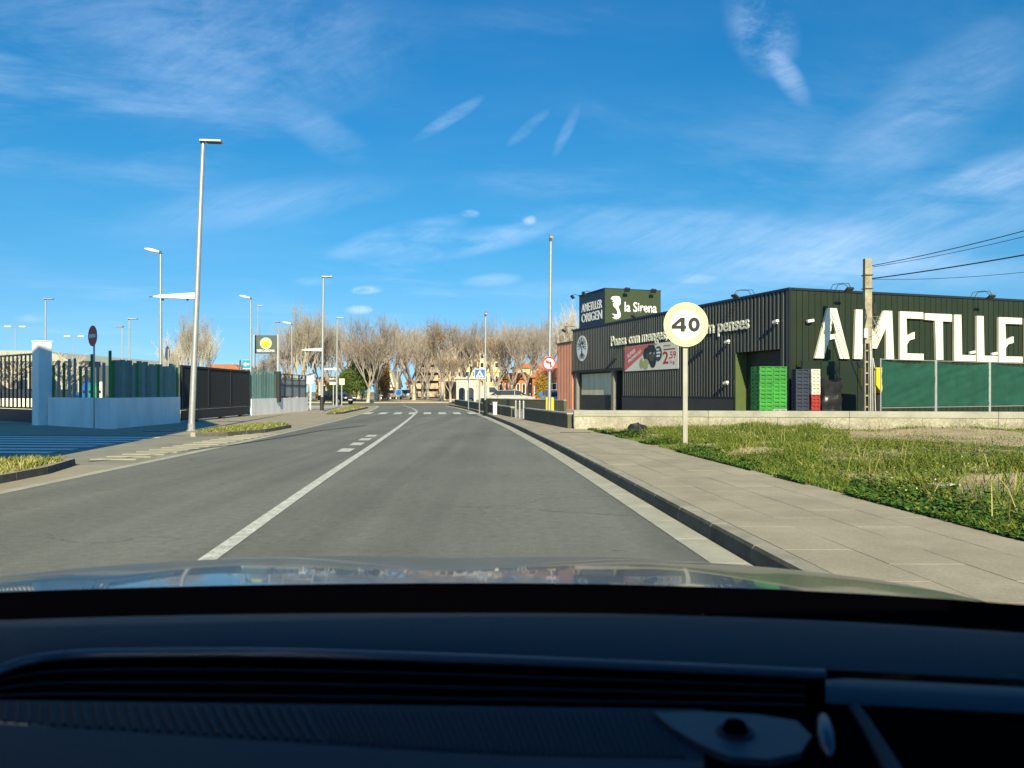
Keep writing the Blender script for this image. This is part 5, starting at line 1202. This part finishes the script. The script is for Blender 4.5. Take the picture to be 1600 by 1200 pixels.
# evergreen bushes
M_ever = mat('evergreen', (.045, .075, .02), .8, var=.45, scale=1.5); M_ever2 = mat('evergreen_light', (.085, .13, .03), .8, var=.4, scale=1.5)
def bush(px_, Y_, w, h, label, m, seed, z0=.12, name='evergreen_bush', n=5200, size=.11):
    b = at(px_, 600, Y_); t = empty(name, (b.x, Y_, z0), label=label, cat='bush'); rg = random.Random(seed)
    st = MB()
    for k in range(5): a = rg.uniform(0, 6.28); st.tube([(b.x, Y_, z0), (b.x + math.cos(a) * w * .25, Y_ + math.sin(a) * w * .25, z0 + h * .6)], [.07, .03], 5)
    st.build('stem', M_bark, t)
    cl = [Vector((rg.uniform(-.7, .7) * w / 2, rg.uniform(-.7, .7) * w / 2, h * rg.uniform(.25, .8))) for _ in range(26)]
    pts = [Vector((b.x, Y_, z0)) + c for c in cl]; mb = MB()
    for _ in range(n):
        c = rg.choice(pts); d = Vector((rg.gauss(0, 1), rg.gauss(0, 1), rg.gauss(0, 1))).normalized() * rg.uniform(.5, 1.05); p = c + Vector((d.x * w * .2, d.y * w * .2, d.z * h * .2))
        if p.z < z0: p.z = z0 + rg.uniform(0, .2)
        a = Vector((rg.uniform(-1, 1), rg.uniform(-1, 1), rg.uniform(-1, 1))).normalized() * size * rg.uniform(.6, 1.3); q = a.orthogonal().normalized() * size * .6
        mb.add([p - a, p + q, p + a, p - q], [(0, 1, 2, 3)])
    mb.build('foliage', m, t)
bush(553, 101, 3.6, 4.4, 'dark evergreen bush behind the black car', M_ever2, 1); bush(565, 106, 5.0, 6.6, 'tall evergreen bush left of the white gable', M_ever, 2, n=7000, size=.14)
bush(528, 100, 2.6, 2.6, 'low evergreen bush behind the cream boards', M_ever, 3); bush(422, 66, 3.4, 3.1, 'brown dry bush behind the teal slats', mat('dry_bush', (.24, .15, .06), .9, var=.4, scale=2), 4, n=5000, size=.09)
bush(594, 108, 3.0, 7.2, 'tall brown dry bush beside the white gable', MATS['dry_bush'], 6, n=7000, size=.12)
bush(846, 90, 1.6, 3.4, 'small autumn yellow bush before the orange building', mat('autumn_leaf', (.33, .20, .03), .85, var=.3), 7, n=1800)

# ------------------------------------------------------------------ buildings around the square
def building(px0, px1, pyt, Y, dep, m, label, floors=0, cols=0, roof=None, balc=None, name='apartment_block', rz=0., shop=None, pyb=None):
    a, b = at(px0, 600, Y), at(px1, 600, Y); z1 = at(0, pyt, Y).z; w = b.x - a.x; c = ((a.x + b.x) / 2, Y + dep / 2, 0)
    t = empty(name, ((a.x + b.x) / 2, Y, .1), label=label, cat='building', group='buildings around the square')
    MB().box((c[0], c[1], (.1 + z1) / 2), (w, dep, z1 - .1)).build('wall', m, t)
    if roof: MB().prism([(-w / 2 - .3, 0), (w / 2 + .3, 0), (w / 2 - w * .18, roof[1]), (-w / 2 + w * .18, roof[1])], -dep - .3, .3, frame((c[0], Y, z1), (1, 0))).build('roof', roof[0], t)
    else: MB().box((c[0], c[1], z1 + .1), (w + .3, dep + .3, .2)).build('cornice', m, t)
    if floors:
        fh = (z1 - .1 - (3.4 if shop else .4)) / floors; zb0 = .1 + (3.3 if shop else .3)
        for f in range(floors):
            for k in range(cols):
                x = a.x + w * (k + .5) / cols; z = zb0 + fh * (f + .5); ww, wh = w / cols * .42, fh * .5
                wi = MB().box((x, Y - .03, z), (ww, .05, wh)).build('window', M_glass, t)
                fr = MB(); fr.prism([[(-ww / 2 - .08, -wh / 2 - .08), (ww / 2 + .08, -wh / 2 - .08), (ww / 2 + .08, wh / 2 + .08), (-ww / 2 - .08, wh / 2 + .08)], [(-ww / 2, -wh / 2), (-ww / 2, wh / 2), (ww / 2, wh / 2), (ww / 2, -wh / 2)]], .0, .09, frame((x, Y - .001, z), (1, 0))); fr.build('frame', M_white, wi)
            if balc:
                MB().box((a.x + w * .5, Y - .6, zb0 + fh * f + .02), (w * .8, 1.2, .16)).build('balcony', balc[0], t)
                MB().box((a.x + w * .5, Y - 1.17, zb0 + fh * f + .55), (w * .8, .06, .9)).build('parapet', balc[1], t)
    if shop:
        for k in range(max(1, int(w // 4))):
            n_ = max(1, int(w // 4)); x = a.x + w * (k + .5) / n_; MB().box((x, Y - .04, 1.6), (w / n_ * .7, .06, 2.6)).build('shopfront', shop, t)
    return t
M_brick = mat('brick_orange', (.42, .17, .085), .9, var=.2, scale=1.5, fine=.15, fscale=8); M_brick2 = mat('brick_brown', (.36, .19, .10), .9, var=.2, scale=1.5, fine=.15, fscale=8)
M_creamw = mat('cream_render', (.62, .50, .29), .9, var=.1, scale=.6); M_whitew = mat('white_gable', (.72, .68, .54), .9, var=.08, scale=.5); M_tile = mat('roof_tile', (.40, .16, .08), .9, var=.2, scale=3)
M_pink = mat('pink_render', (.55, .38, .28), .9, var=.1)
building(648, 690, 556, 150, 14, M_brick2, 'brown brick flats with rows of balconies at the end of the road', 5, 4, (M_tile, 1.0), (M_pink, mat('balcony_cream', (.5, .42, .3), .9)))
building(690, 782, 549, 158, 14, M_creamw, 'tall cream apartment block behind the plane trees', 5, 8, (M_tile, 1.2), None)
building(691, 722, 597, 112, 6, M_creamw, 'low dark fronted shop between plane tree trunks', shop=M_black, name='corner_shop')
gb2 = building(592, 614, 605, 132, 10, M_whitew, 'white gabled house at the end of the street', 1, 2, (M_whitew, 3.0), name='gabled_house')
building(634, 648, 600, 170, 12, M_pink, 'pale pink house beside the brick flats', 2, 2, (M_tile, .8), name='house')
building(778, 832, 592, 118, 10, M_brick, 'long orange brick building behind the parked vans', 1, 6, (M_tile, .9), name='brick_building')
building(832, 900, 590, 96, 10, M_brick, 'orange brick house next to the terracotta annexe', 1, 5, (M_tile, 1.2), name='brick_house')
building(800, 880, 575, 140, 10, M_creamw, 'cream house rising behind the orange brick house', 2, 6, (M_tile, .9), name='house')
building(322, 376, 578, 96, 10, mat('tan_render', (.42, .30, .17), .9, var=.1), 'low tan building with red roof behind the sliding gate', 1, 6, (M_tile, .7), name='low_building')
building(493, 540, 596, 128, 10, M_brick2, 'brown building seen behind the notice boards', 1, 5, (M_tile, .8), name='low_building')
building(755, 780, 582, 128, 8, M_creamw, 'cream building behind the crossing sign', 2, 3, None, name='house')
# arched white forecourt canopy
cn_ = empty('arched_portico', at(728, 600, 84), label='white arched portico behind the thin post', cat='building'); cn_.location.z = .1; W[cn_.name] = Matrix.Translation(cn_.location)
Fp = frame((at(713, 600, 84).x, 84, .1), (1, .05)); wp_ = 31 * 84 / FPX; hh = at(0, 592, 84).z
arch = [[(0, 0), (0, 0)]]
outl = [(0, 0), (.14 * wp_, 0)] ; 
def arch_pts(x0, x1, zs): return [(x0 + (x1 - x0) * (1 - math.cos(math.pi * k / 8)) / 2, zs + (x1 - x0) * .5 * math.sin(math.pi * k / 8)) for k in range(9)]
po_ = [(0, 0), (.12 * wp_, 0)] + arch_pts(.12 * wp_, .44 * wp_, 1.35) + [(.44 * wp_, 0), (.56 * wp_, 0)] + arch_pts(.56 * wp_, .88 * wp_, 1.35) + [(.88 * wp_, 0), (wp_, 0), (wp_, hh - .1), (0, hh - .1)]
MB().prism(po_, -.25, 0, Fp).build('arcade', mat('portico_white', (.52, .50, .43), .8, var=.05), cn_); MB().prism([(-.2, hh - .1), (wp_ + .2, hh - .1), (wp_ + .2, hh + .05), (-.2, hh + .05)], -4, .2, Fp).build('roof', MATS['portico_white'], cn_)
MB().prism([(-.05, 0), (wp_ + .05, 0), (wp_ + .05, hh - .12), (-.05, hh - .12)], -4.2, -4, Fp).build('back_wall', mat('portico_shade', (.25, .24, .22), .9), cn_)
# supermarket behind the gate
sp = empty('supermarket', (-52, 78, .02), label='grey curved roof supermarket with a dark band behind the barred gate', cat='building')
M_sup = mat('supermarket_grey', (.40, .40, .33), .8, var=.06, scale=.5); M_supd = mat('supermarket_dark', (.035, .04, .05), .6)
xa, xb = at(-260, 600, 78).x, at(118, 600, 78).x
prof = [(xa, .0), (xb - .2, .0), (xb - .2, at(0, 568, 78).z)] + [(xb - (xb - xa) * .16 * k / 8, at(0, 568, 78).z + (at(0, 548, 78).z - at(0, 568, 78).z) * math.sin(math.pi / 2 * k / 8)) for k in range(1, 9)] + [(xa, at(0, 546, 78).z)]
MB().prism([(x, z) for x, z in prof], -30, 0, frame((0, 78, 0), (1, 0))).build('wall', M_sup, sp)
MB().box(((xa + xb) / 2 + 1, 77.0, at(0, 569, 77).z), (xb - xa + 3, 2.2, .55)).build('canopy', M_supd, sp)
for k in range(7): x = at(-30 + k * 26, 600, 76.4).x; MB().box((x, 76.3, 1.9), (.3, .3, 3.8)).build('column', M_sup, sp)
for k in range(6): x = at(-18 + k * 26, 600, 77.8).x; MB().box((x, 77.97, 1.4), (1.3, .05, 2.4)).build('window', M_glass, sp)
lwl = low_wall((-46, 46, 0), (-19, 46.5, 0), .0, .95, .3, mat('sunlit_wall', (.70, .68, .50), .85, var=.08), M_wallw, 'long cream low wall inside the car park behind the gates', 8, piece='panel')
for k, (px_, m, lab) in enumerate(((136.5, mat('bin_blue', (.02, .13, .52), .45), 'tall blue recycling container seen between the corner slats'), (146, mat('bin_green', (.02, .30, .12), .45), 'green recycling container beside the blue one'), (158, mat('bin_cream', (.66, .64, .44), .5), 'cream container right of the green one'))):
    b = at(px_, 600, 40); t = empty('recycling_container', (b.x, 40, .02), label=lab, cat='container', group='recycling containers')
    MB().lathe([(.22, 0), (.23, .1), (.23, 1.55), (.18, 1.78), (.05, 1.86)], (b.x, 40, .02), 14).build('body', m, t, smooth=True); MB().box((b.x, 39.76, 1.35), (.2, .05, .12)).build('slot', M_black, t)

# ------------------------------------------------------------------ vehicles
M_tyre = mat('tyre', (.02, .02, .02), .85); M_rim = mat('rim', (.42, .43, .45), .35, .7); M_lampc = mat('headlight', (.62, .66, .70), .15, spec=.7); M_tail = mat('tail_lamp', (.35, .015, .015), .3); M_plate = mat('number_plate', (.70, .70, .66), .6)
def vehicle(name, loc_, rz, paint, label, kind='sedan', L=4.5, Wd=1.8, group='parked vehicles', cat='car'):
    t = empty(name, loc_, rz, label=label, cat=cat, group=group); Mw = wm(t); h = L / 2
    if kind == 'van':
        low = [(-h, .35), (-h, 1.0), (-h + .05, 1.9), (-h + .25, 2.0), (h - 1.55, 2.0), (h - 1.25, 1.92), (h - .75, 1.22), (h - .12, 1.02), (h, .75), (h, .35)]; glass = [(h - 1.95, 1.25), (h - 1.95, 1.82), (h - 1.36, 1.82), (h - .86, 1.25)]; roof = None
    else:
        low = [(-h, .38), (-h, .72), (-h + .06, .92), (-h + .5, .97), (h - 1.3, .96), (h - .3, .80), (h, .62), (h, .36)]
        cab = [(-h + .45, .95), (-h + 1.05, 1.38), (-h + 1.6, 1.45), (h - 2.1, 1.45), (h - 1.7, 1.38), (h - .98, .95)] if kind == 'sedan' else [(-h + .10, .95), (-h + .35, 1.40), (-h + .7, 1.48), (h - 2.0, 1.48), (h - 1.6, 1.40), (h - .85, .95)]
    def loft(pts, ws):
        mb = MB(); k = len(pts); vs = []
        cx_ = sum(p[0] for p in pts) / k; cz = sum(p[1] for p in pts) / k
        for y_, s in ws:
            for x, z in pts: vs.append(Mw @ Vector((cx_ + (x - cx_) * s, y_, cz + (z - cz) * s)))
        fs = [(i * k + j, i * k + (j + 1) % k, (i + 1) * k + (j + 1) % k, (i + 1) * k + j) for i in range(len(ws) - 1) for j in range(k)]
        fs += [tuple(range(k)), tuple((len(ws) - 1) * k + j for j in range(k - 1, -1, -1))]; fs = [f[::-1] for f in fs]; return mb.add(vs, fs)
    w = Wd / 2
    body = loft(low, [(-w, .95), (-w + .07, 1.0), (w - .07, 1.0), (w, .95)]).build('body', paint, t, smooth=True)
    if kind == 'van':
        for s in (-1, 1): MB().prism(glass, -.006, .006, Mw @ frame((0, s * (w + .004), 0), (1, 0)) ).build('side_window', M_glass, t)
        MB().add([Mw @ Vector(v) for v in ((h - 1.22, -w + .15, 1.86), (h - 1.22, w - .15, 1.86), (h - .77, w - .1, 1.27), (h - .77, -w + .1, 1.27))], [(3, 2, 1, 0)]).build('windscreen', M_glass, t)
    else:
        gl_ = loft(cab, [(-w + .10, .93), (-w + .18, 1.0), (w - .18, 1.0), (w - .10, .93)]).build('greenhouse', M_glass, t, smooth=True)
        rx = [p[0] for p in cab if p[1] > 1.37]; MB().box(((min(rx) + max(rx)) / 2, 0, max(p[1] for p in cab) + .012), (max(rx) - min(rx) - .1, Wd - .42, .04), M=Mw, bev=.018).build('roof', paint, t)
        for s in (-1, 1):
            for x in ((-h + 1.9),): MB().box((x, s * (w - .115), 1.18), (.07, .05, .46), M=Mw).build('pillar', paint, gl_)
            MB().box((h - 1.45, s * (w + .06), 1.02), (.12, .18, .12), M=Mw, bev=.03).build('mirror', paint, t)
            MB().box((-.05, s * (w + .004), .86), (.16, .03, .03), M=Mw).build('door_handle', M_rim, body)
    for x in (-h + .85, h - .88):
        for s in (-1, 1):
            Mr = Mw @ Matrix.Translation(Vector((x, s * (w - .10), .32))) @ Matrix.Rotation(R(90), 4, 'X')
            ty = MB().lathe([(.22, -.10), (.31, -.10), (.325, -.05), (.325, .05), (.31, .10), (.22, .10)], (0, 0, 0), 18, Mr).build('wheel', M_tyre, t, smooth=True)
            MB().lathe([(.05, -.115), (.20, -.105), (.215, -.02), (.215, .02), (.20, .105), (.05, .115)], (0, 0, 0), 14, Mr).build('rim', M_rim, ty)
    for s in (-1, 1):
        MB().box((h - .10, s * (w - .28), .70 if kind != 'van' else .86), (.26, .40, .15), M=Mw, bev=.04).build('headlight', M_lampc, t)
        MB().box((-h + .03, s * (w - .16), .80 if kind != 'van' else 1.1), (.10, .22, .16 if kind != 'van' else .45), M=Mw).build('tail_lamp', M_tail, t)
    MB().box((h + .01, 0, .48), (.02, .5, .11), M=Mw).build('number_plate', M_plate, t); MB().box((h - .02, 0, .58), (.06, .9, .1), M=Mw).build('grille', M_black, t)
    MB().box((-h - .01, 0, .62), (.02, .5, .11), M=Mw).build('number_plate', M_plate, t)
    return t
def paint(n, c, metal=.2): return mat('paint_' + n, c, .3, metal, var=.03, coat=.8)
b = at(526, 600, 84)
vehicle('parked_car', (b.x, 84, .0), R(-38), paint('black', (.012, .013, .018)), 'black car parked across the road end by the lawn', 'sedan')
for px_, Y_, rz_, c, k, lab in ((757, 88, 5, (.42, .42, .40), 'van', 'white van partly behind the crossing sign'), (783, 86, 178, (.42, .42, .40), 'hatch', 'white hatchback right of the white van'), (806, 85, 0, (.40, .40, .38), 'hatch', 'white car in front of the orange brick building'), (870, 72, -75, (.60, .60, .60), 'hatch', 'white car nose out beside the terracotta annexe')):
    b = at(px_, 600, Y_); vehicle('parked_van' if k == 'van' else 'parked_car', (b.x, Y_, .02), R(rz_), paint('white', c, 0), lab, k, 4.9 if k == 'van' else 4.1, 1.85, cat='van' if k == 'van' else 'car')
for px_, Y_, rz_, c, lab in ((602, 122, 80, (.03, .03, .035), 'dark car far down the street before the white gable'), (612, 124, 85, (.5, .5, .5), 'pale car far down the street left of the blue sign'), (634, 120, 95, (.15, .15, .16), 'grey car far down the street right of the blue sign')):
    b = at(px_, 600, Y_); vehicle('parked_car', (b.x, Y_, .13), R(rz_), paint('far%d' % px_, c), lab, 'hatch', 4.0, 1.75)
b = at(46, 600, 50); vehicle('parked_car', (b.x, 50, .02), R(12), paint('navy', (.015, .018, .035)), 'dark car in the car park behind the barred gate', 'hatch', 4.2)
b = at(100, 600, 53); vehicle('parked_car', (b.x, 53, .02), R(8), paint('char', (.03, .03, .035)), 'charcoal car seen through the corner slats', 'sedan', 4.4)
bn_ = empty('bench', (at(735, 600, 82).x, 82, .1), label='', cat=''); bpy.data.objects.remove(bn_)

# industrial hall beyond the picture edge whose shadow falls over the gate wall
hall = empty('industrial_hall', (-16, 10, 0), label='tall rendered hall beside the road out of the picture, shading the gate wall', cat='building')
MB().prism([(-21, 0), (-8.85, 0), (-8.85, 10.2), (-11.3, 13.7), (-16, 13.1), (-21, 12.9)], -8, 0, frame((0, 4, 0), (1, 0))).build('wall', mat('hall_render', (.70, .69, .66), .85), hall)
for k in range(3):
    for z in (3, 6.2, 8.8): MB().box((-9.05, 5.3 + k * 2.6, z), (.5, 1.3, 1.5)).build('window', M_glass, hall)

# ------------------------------------------------------------------ the car one looks out of
CARROT = R(4.7)
ego = empty('own_car', (0, 0, 0), CARROT, label='silver blue bonnet and dark dashboard of the car seen from inside', cat='car'); E = wm(ego); Ei = E.inverted()
M_paint = mat('bonnet_paint', (.040, .054, .080), .25, .55, var=.02, coat=.45)
M_dash = mat('dash_plastic', (.0035, .0085, .019), .66, var=.25, scale=300, bump=.15, bscale=500, spec=.22)
M_dashd = mat('dash_black', (.0015, .0015, .002), 1.0, var=.1, spec=0.)
M_rimd = mat('dash_rim', (.030, .042, .066), .34, var=.05, spec=.5)
def hood_z(y, s):
    d_ = y - 1.05
    z = 1.082 - .073 * d_ - .108 * d_ * d_ - .030 * s * s - .03 * s ** 4 - .020 * s
    if d_ > 1.02: z -= .9 * (d_ - 1.02) ** 2
    rid = .0045 * math.exp(-((abs(s) - .46 + .18 * d_) / .10) ** 2) * max(0., 1 - d_ / .9)          # two raised creases
    dip = -.006 * math.exp(-(s / .16) ** 2)
    return z + rid + dip
hb = MB(); ny, ns = 46, 72; vs = []
for j in range(ny + 1):
    y = 1.06 + 1.25 * j / ny
    for i in range(ns + 1): s = -.84 + 1.68 * i / ns; vs.append(E @ Vector((s * (1 - .06 * (y - 1.06)), y, hood_z(y, s))))
hb.add(vs, [(j * (ns + 1) + i, j * (ns + 1) + i + 1, (j + 1) * (ns + 1) + i + 1, (j + 1) * (ns + 1) + i) for j in range(ny) for i in range(ns)])
hb.build('bonnet', M_paint, ego, smooth=True)
for sg in (-1, 1):
    wbm = MB(); vs = []
    for j in range(31):
        y = .55 + 1.9 * j / 30
        for i in range(9):
            u = i / 8; s = sg * ((.845 + .07 * u)) * (1 - .06 * max(0, y - 1.06)); zz = hood_z(max(1.06, y), sg * .84) - .004 - .02 * u - .25 * u ** 4; vs.append(E @ Vector((s, y, zz)))
    fs = [(j * 9 + i, j * 9 + i + 1, (j + 1) * 9 + i + 1, (j + 1) * 9 + i) for j in range(30) for i in range(8)]
    wbm.add(vs, fs if sg > 0 else [f[::-1] for f in fs]).build('wing', M_paint, ego, smooth=True)
MB().box((0, 2.34, .46), (1.66, .10, .62), M=E, bev=.04).build('front_panel', M_paint, ego)
for sx_ in (-.78, .78):
    for yy in (1.75,):
        Mr = E @ Matrix.Translation(Vector((sx_, yy, .33))) @ Matrix.Rotation(R(90), 4, 'Y'); MB().lathe([(.2, -.1), (.33, -.1), (.33, .1), (.2, .1)], (0, 0, 0), 20, Mr).build('wheel', M_tyre, ego)
# dashboard, laid out on its own nearly level top at z = 1.12
DZ = CAMH - 1.12
def dp_(px_, py_, z=1.12):
    y = (CAMH - z) * FPX / (py_ - HOR); return Vector(((px_ - 800) / FPX * y, y, z))
def sheet(rows, m, name, parent=ego, smooth=True):
    n = len(rows[0]); mb = MB(); mb.add([p for r in rows for p in r], [((j + 1) * n + i, (j + 1) * n + i + 1, j * n + i + 1, j * n + i) for j in range(len(rows) - 1) for i in range(n - 1)]); return mb.build(name, m, parent, smooth=smooth)
xs = list(range(-400, 2001, 50))
def edge0(x): return 912 + (14 * ((x - 750) / 750) ** 2 if x < 750 else 34 * ((x - 750) / 850) ** 2)      # foot of the windscreen
def edge1(x): return edge0(x) + 44 - .004 * abs(x - 750)
cowl = [[dp_(x, edge0(x) - 1, 1.094) for x in xs], [dp_(x, edge0(x) + 6, 1.103) for x in xs], [dp_(x, edge1(x), 1.112) for x in xs]]
sheet(cowl, M_dashd, 'windscreen_foot')
def rimy(x): return 1018 + (27 * math.exp(-max(0, x) / 55) if x < 400 else 0) + (max(0, x - 400) / 1200) ** 1.25 * 50
top_rows = [[dp_(x, edge1(x) + 1.5, 1.110) for x in xs]] + [[dp_(x, edge1(x) + (rimy(x) - 6 - edge1(x)) * k, 1.118 + .003 * math.sin(k * 3.1)) for x in xs] for k in (.12, .35, .6, .85, 1.0)]
sheet(top_rows, M_dash, 'dashboard_top')
MB().tube([dp_(x, rimy(x) + 2, 1.1185) for x in range(-300, 1320, 30)], .0042, 8).build('vent_rim', M_rimd, ego, smooth=True)
def vb(x): return 1094 + max(0, x) * .013
sheet([[dp_(x, rimy(x) + 4, 1.116) for x in xs], [dp_(x, rimy(x) + 8, 1.085) for x in xs], [dp_(x, vb(x) + 34, 1.07) for x in xs]], M_dashd, 'vent_slot')
for k, f in enumerate((.30, .58, .84)): MB().tube([dp_(x, rimy(x) + 6 + (vb(x) - rimy(x) - 6) * f, 1.108) for x in range(-300, 1290, 30)], .0011, 6).build('vent_fin', M_dash, ego)
def gb_(x): return 1129 + .066 * max(0, x) - max(0, x - 700) ** 1.4 * .0035
grl = sheet([[dp_(x, vb(x), 1.1145) for x in range(-300, 1101, 50)], [dp_(x, max(vb(x) + 12, gb_(x)), 1.1145) for x in range(-300, 1101, 50)]], M_dash, 'speaker_grille')
x = -40
while x < 1040:
    st = 17 if x < 480 else 11; sl = max(-26, min(30, (x - 40) * .085))
    y0, y1 = vb(x) + 3, max(vb(x) + 14, gb_(x) - 2)
    MB().tube([dp_(x, y0, 1.1152), dp_(x + sl, y1, 1.1152)], .0009 if x > 480 else .0014, 5).build('grille_rib', M_dash, grl); x += st
sheet([[dp_(x, max(vb(x) + 12, gb_(x)) + 1, 1.1165) for x in range(-300, 1101, 50)], [dp_(x, 1230, 1.122) for x in range(-300, 1101, 50)], [dp_(x, 1500, 1.126) for x in range(-300, 1101, 50)]], M_dash, 'dashboard_lower')
pts = [(1022, 1113), (1100, 1112), (1180, 1116), (1245, 1126), (1268, 1150), (1250, 1176), (1200, 1186), (1140, 1182), (1090, 1160), (1050, 1136)]
pl = [dp_(x, y, 1.118) for x, y in pts]; mb = MB(); n = len(pl); mb.add([tuple(p) for p in pl] + [(p.x, p.y, p.z - .006) for p in pl], [tuple(range(n))[::-1]] + [(i, (i + 1) % n, (i + 1) % n + n, i + n) for i in range(n)])
sn = mb.build('sensor_plate', mat('sensor_plate', (.03, .036, .045), .5, var=.05), ego)
c = dp_(1149, 1142, 1.119); MB().lathe([(.0085, 0), (.0085, .002), (.0065, .006), (.002, .0075)], c, 20).build('sensor_dome', M_dashd, sn, smooth=True)
MB().lathe([(.013, 0), (.0125, .001)], c - Vector((0, 0, .0006)), 20).build('sensor_ring', M_dash, sn)
sheet([[dp_(x, 1108 + max(0, (x - 1050)) * .02, 1.113) for x in range(1050, 2001, 50)], [dp_(x, 1240, 1.113) for x in range(1050, 2001, 50)], [dp_(x, 1500, 1.113) for x in range(1050, 2001, 50)]], M_dashd, 'side_recess')
sheet([[dp_(x, rimy(x) + (6 if x > 1290 else 10), 1.121) for x in range(1290, 2001, 30)], [dp_(x, rimy(x) + 22, 1.124) for x in range(1290, 2001, 30)], [dp_(x, rimy(x) + 46, 1.119) for x in range(1290, 2001, 30)], [dp_(x, rimy(x) + 52, 1.108) for x in range(1290, 2001, 30)]], mat('bezel', (.012, .019, .032), .5, var=.05, spec=.25), 'side_vent_bezel')
MB().tube([dp_(1318, 1082, 1.1165), dp_(1352, 1130, 1.1165), dp_(1395, 1205, 1.1165), dp_(1450, 1330, 1.1165)], [.004, .0045, .006, .008], 10).build('vent_frame', M_dash, ego, smooth=True)
MB().tube([dp_(1285, 1116, 1.118), dp_(1287, 1124, 1.120), dp_(1290, 1146, 1.121), dp_(1294, 1170, 1.120), dp_(1296, 1182, 1.118)], [.001, .004, .0055, .0045, .001], 12).build('chrome_knob', mat('chrome', (.07, .085, .11), .45, 1.0), ego, smooth=True)
# cabin shell that keeps the sun off the dashboard
M_cab = mat('cabin_lining', (.03, .03, .034), .9); M_paint2 = M_paint
MB().box((0, -.86, 1.475), (1.24, 1.92, .035), M=E, bev=.01).build('cabin_roof', M_paint, ego); MB().box((0, -.86, 1.445), (1.20, 1.88, .022), M=E).build('roof_lining', M_cab, ego)
for s in (-1, 1):
    MB().tube([E @ Vector((s * .85, 1.02, 1.07)), E @ Vector((s * .76, .55, 1.30)), E @ Vector((s * .62, .10, 1.46))], [.035, .035, .03], 6).build('windscreen_pillar', M_cab, ego)
    MB().box((s * .86, -.5, .68), (.06, 2.9, .70), M=E, bev=.02).build('door', M_paint, ego); MB().box((s * .70, -.62, 1.24), (.06, .16, .46), M=E).build('centre_pillar', M_cab, ego)
    MB().box((s * .68, -1.55, 1.22), (.06, .55, .46), M=E).build('rear_quarter', M_cab, ego)
MB().box((0, -1.86, 1.0), (1.6, .06, 1.0), M=E, bev=.02).build('tailgate', M_paint, ego)
MB().box((0, .62, .80), (1.62, .10, .48), M=E).build('bulkhead', M_cab, ego); MB().box((0, -.4, .32), (1.66, 2.9, .05), M=E).build('cabin_floor', M_cab, ego)
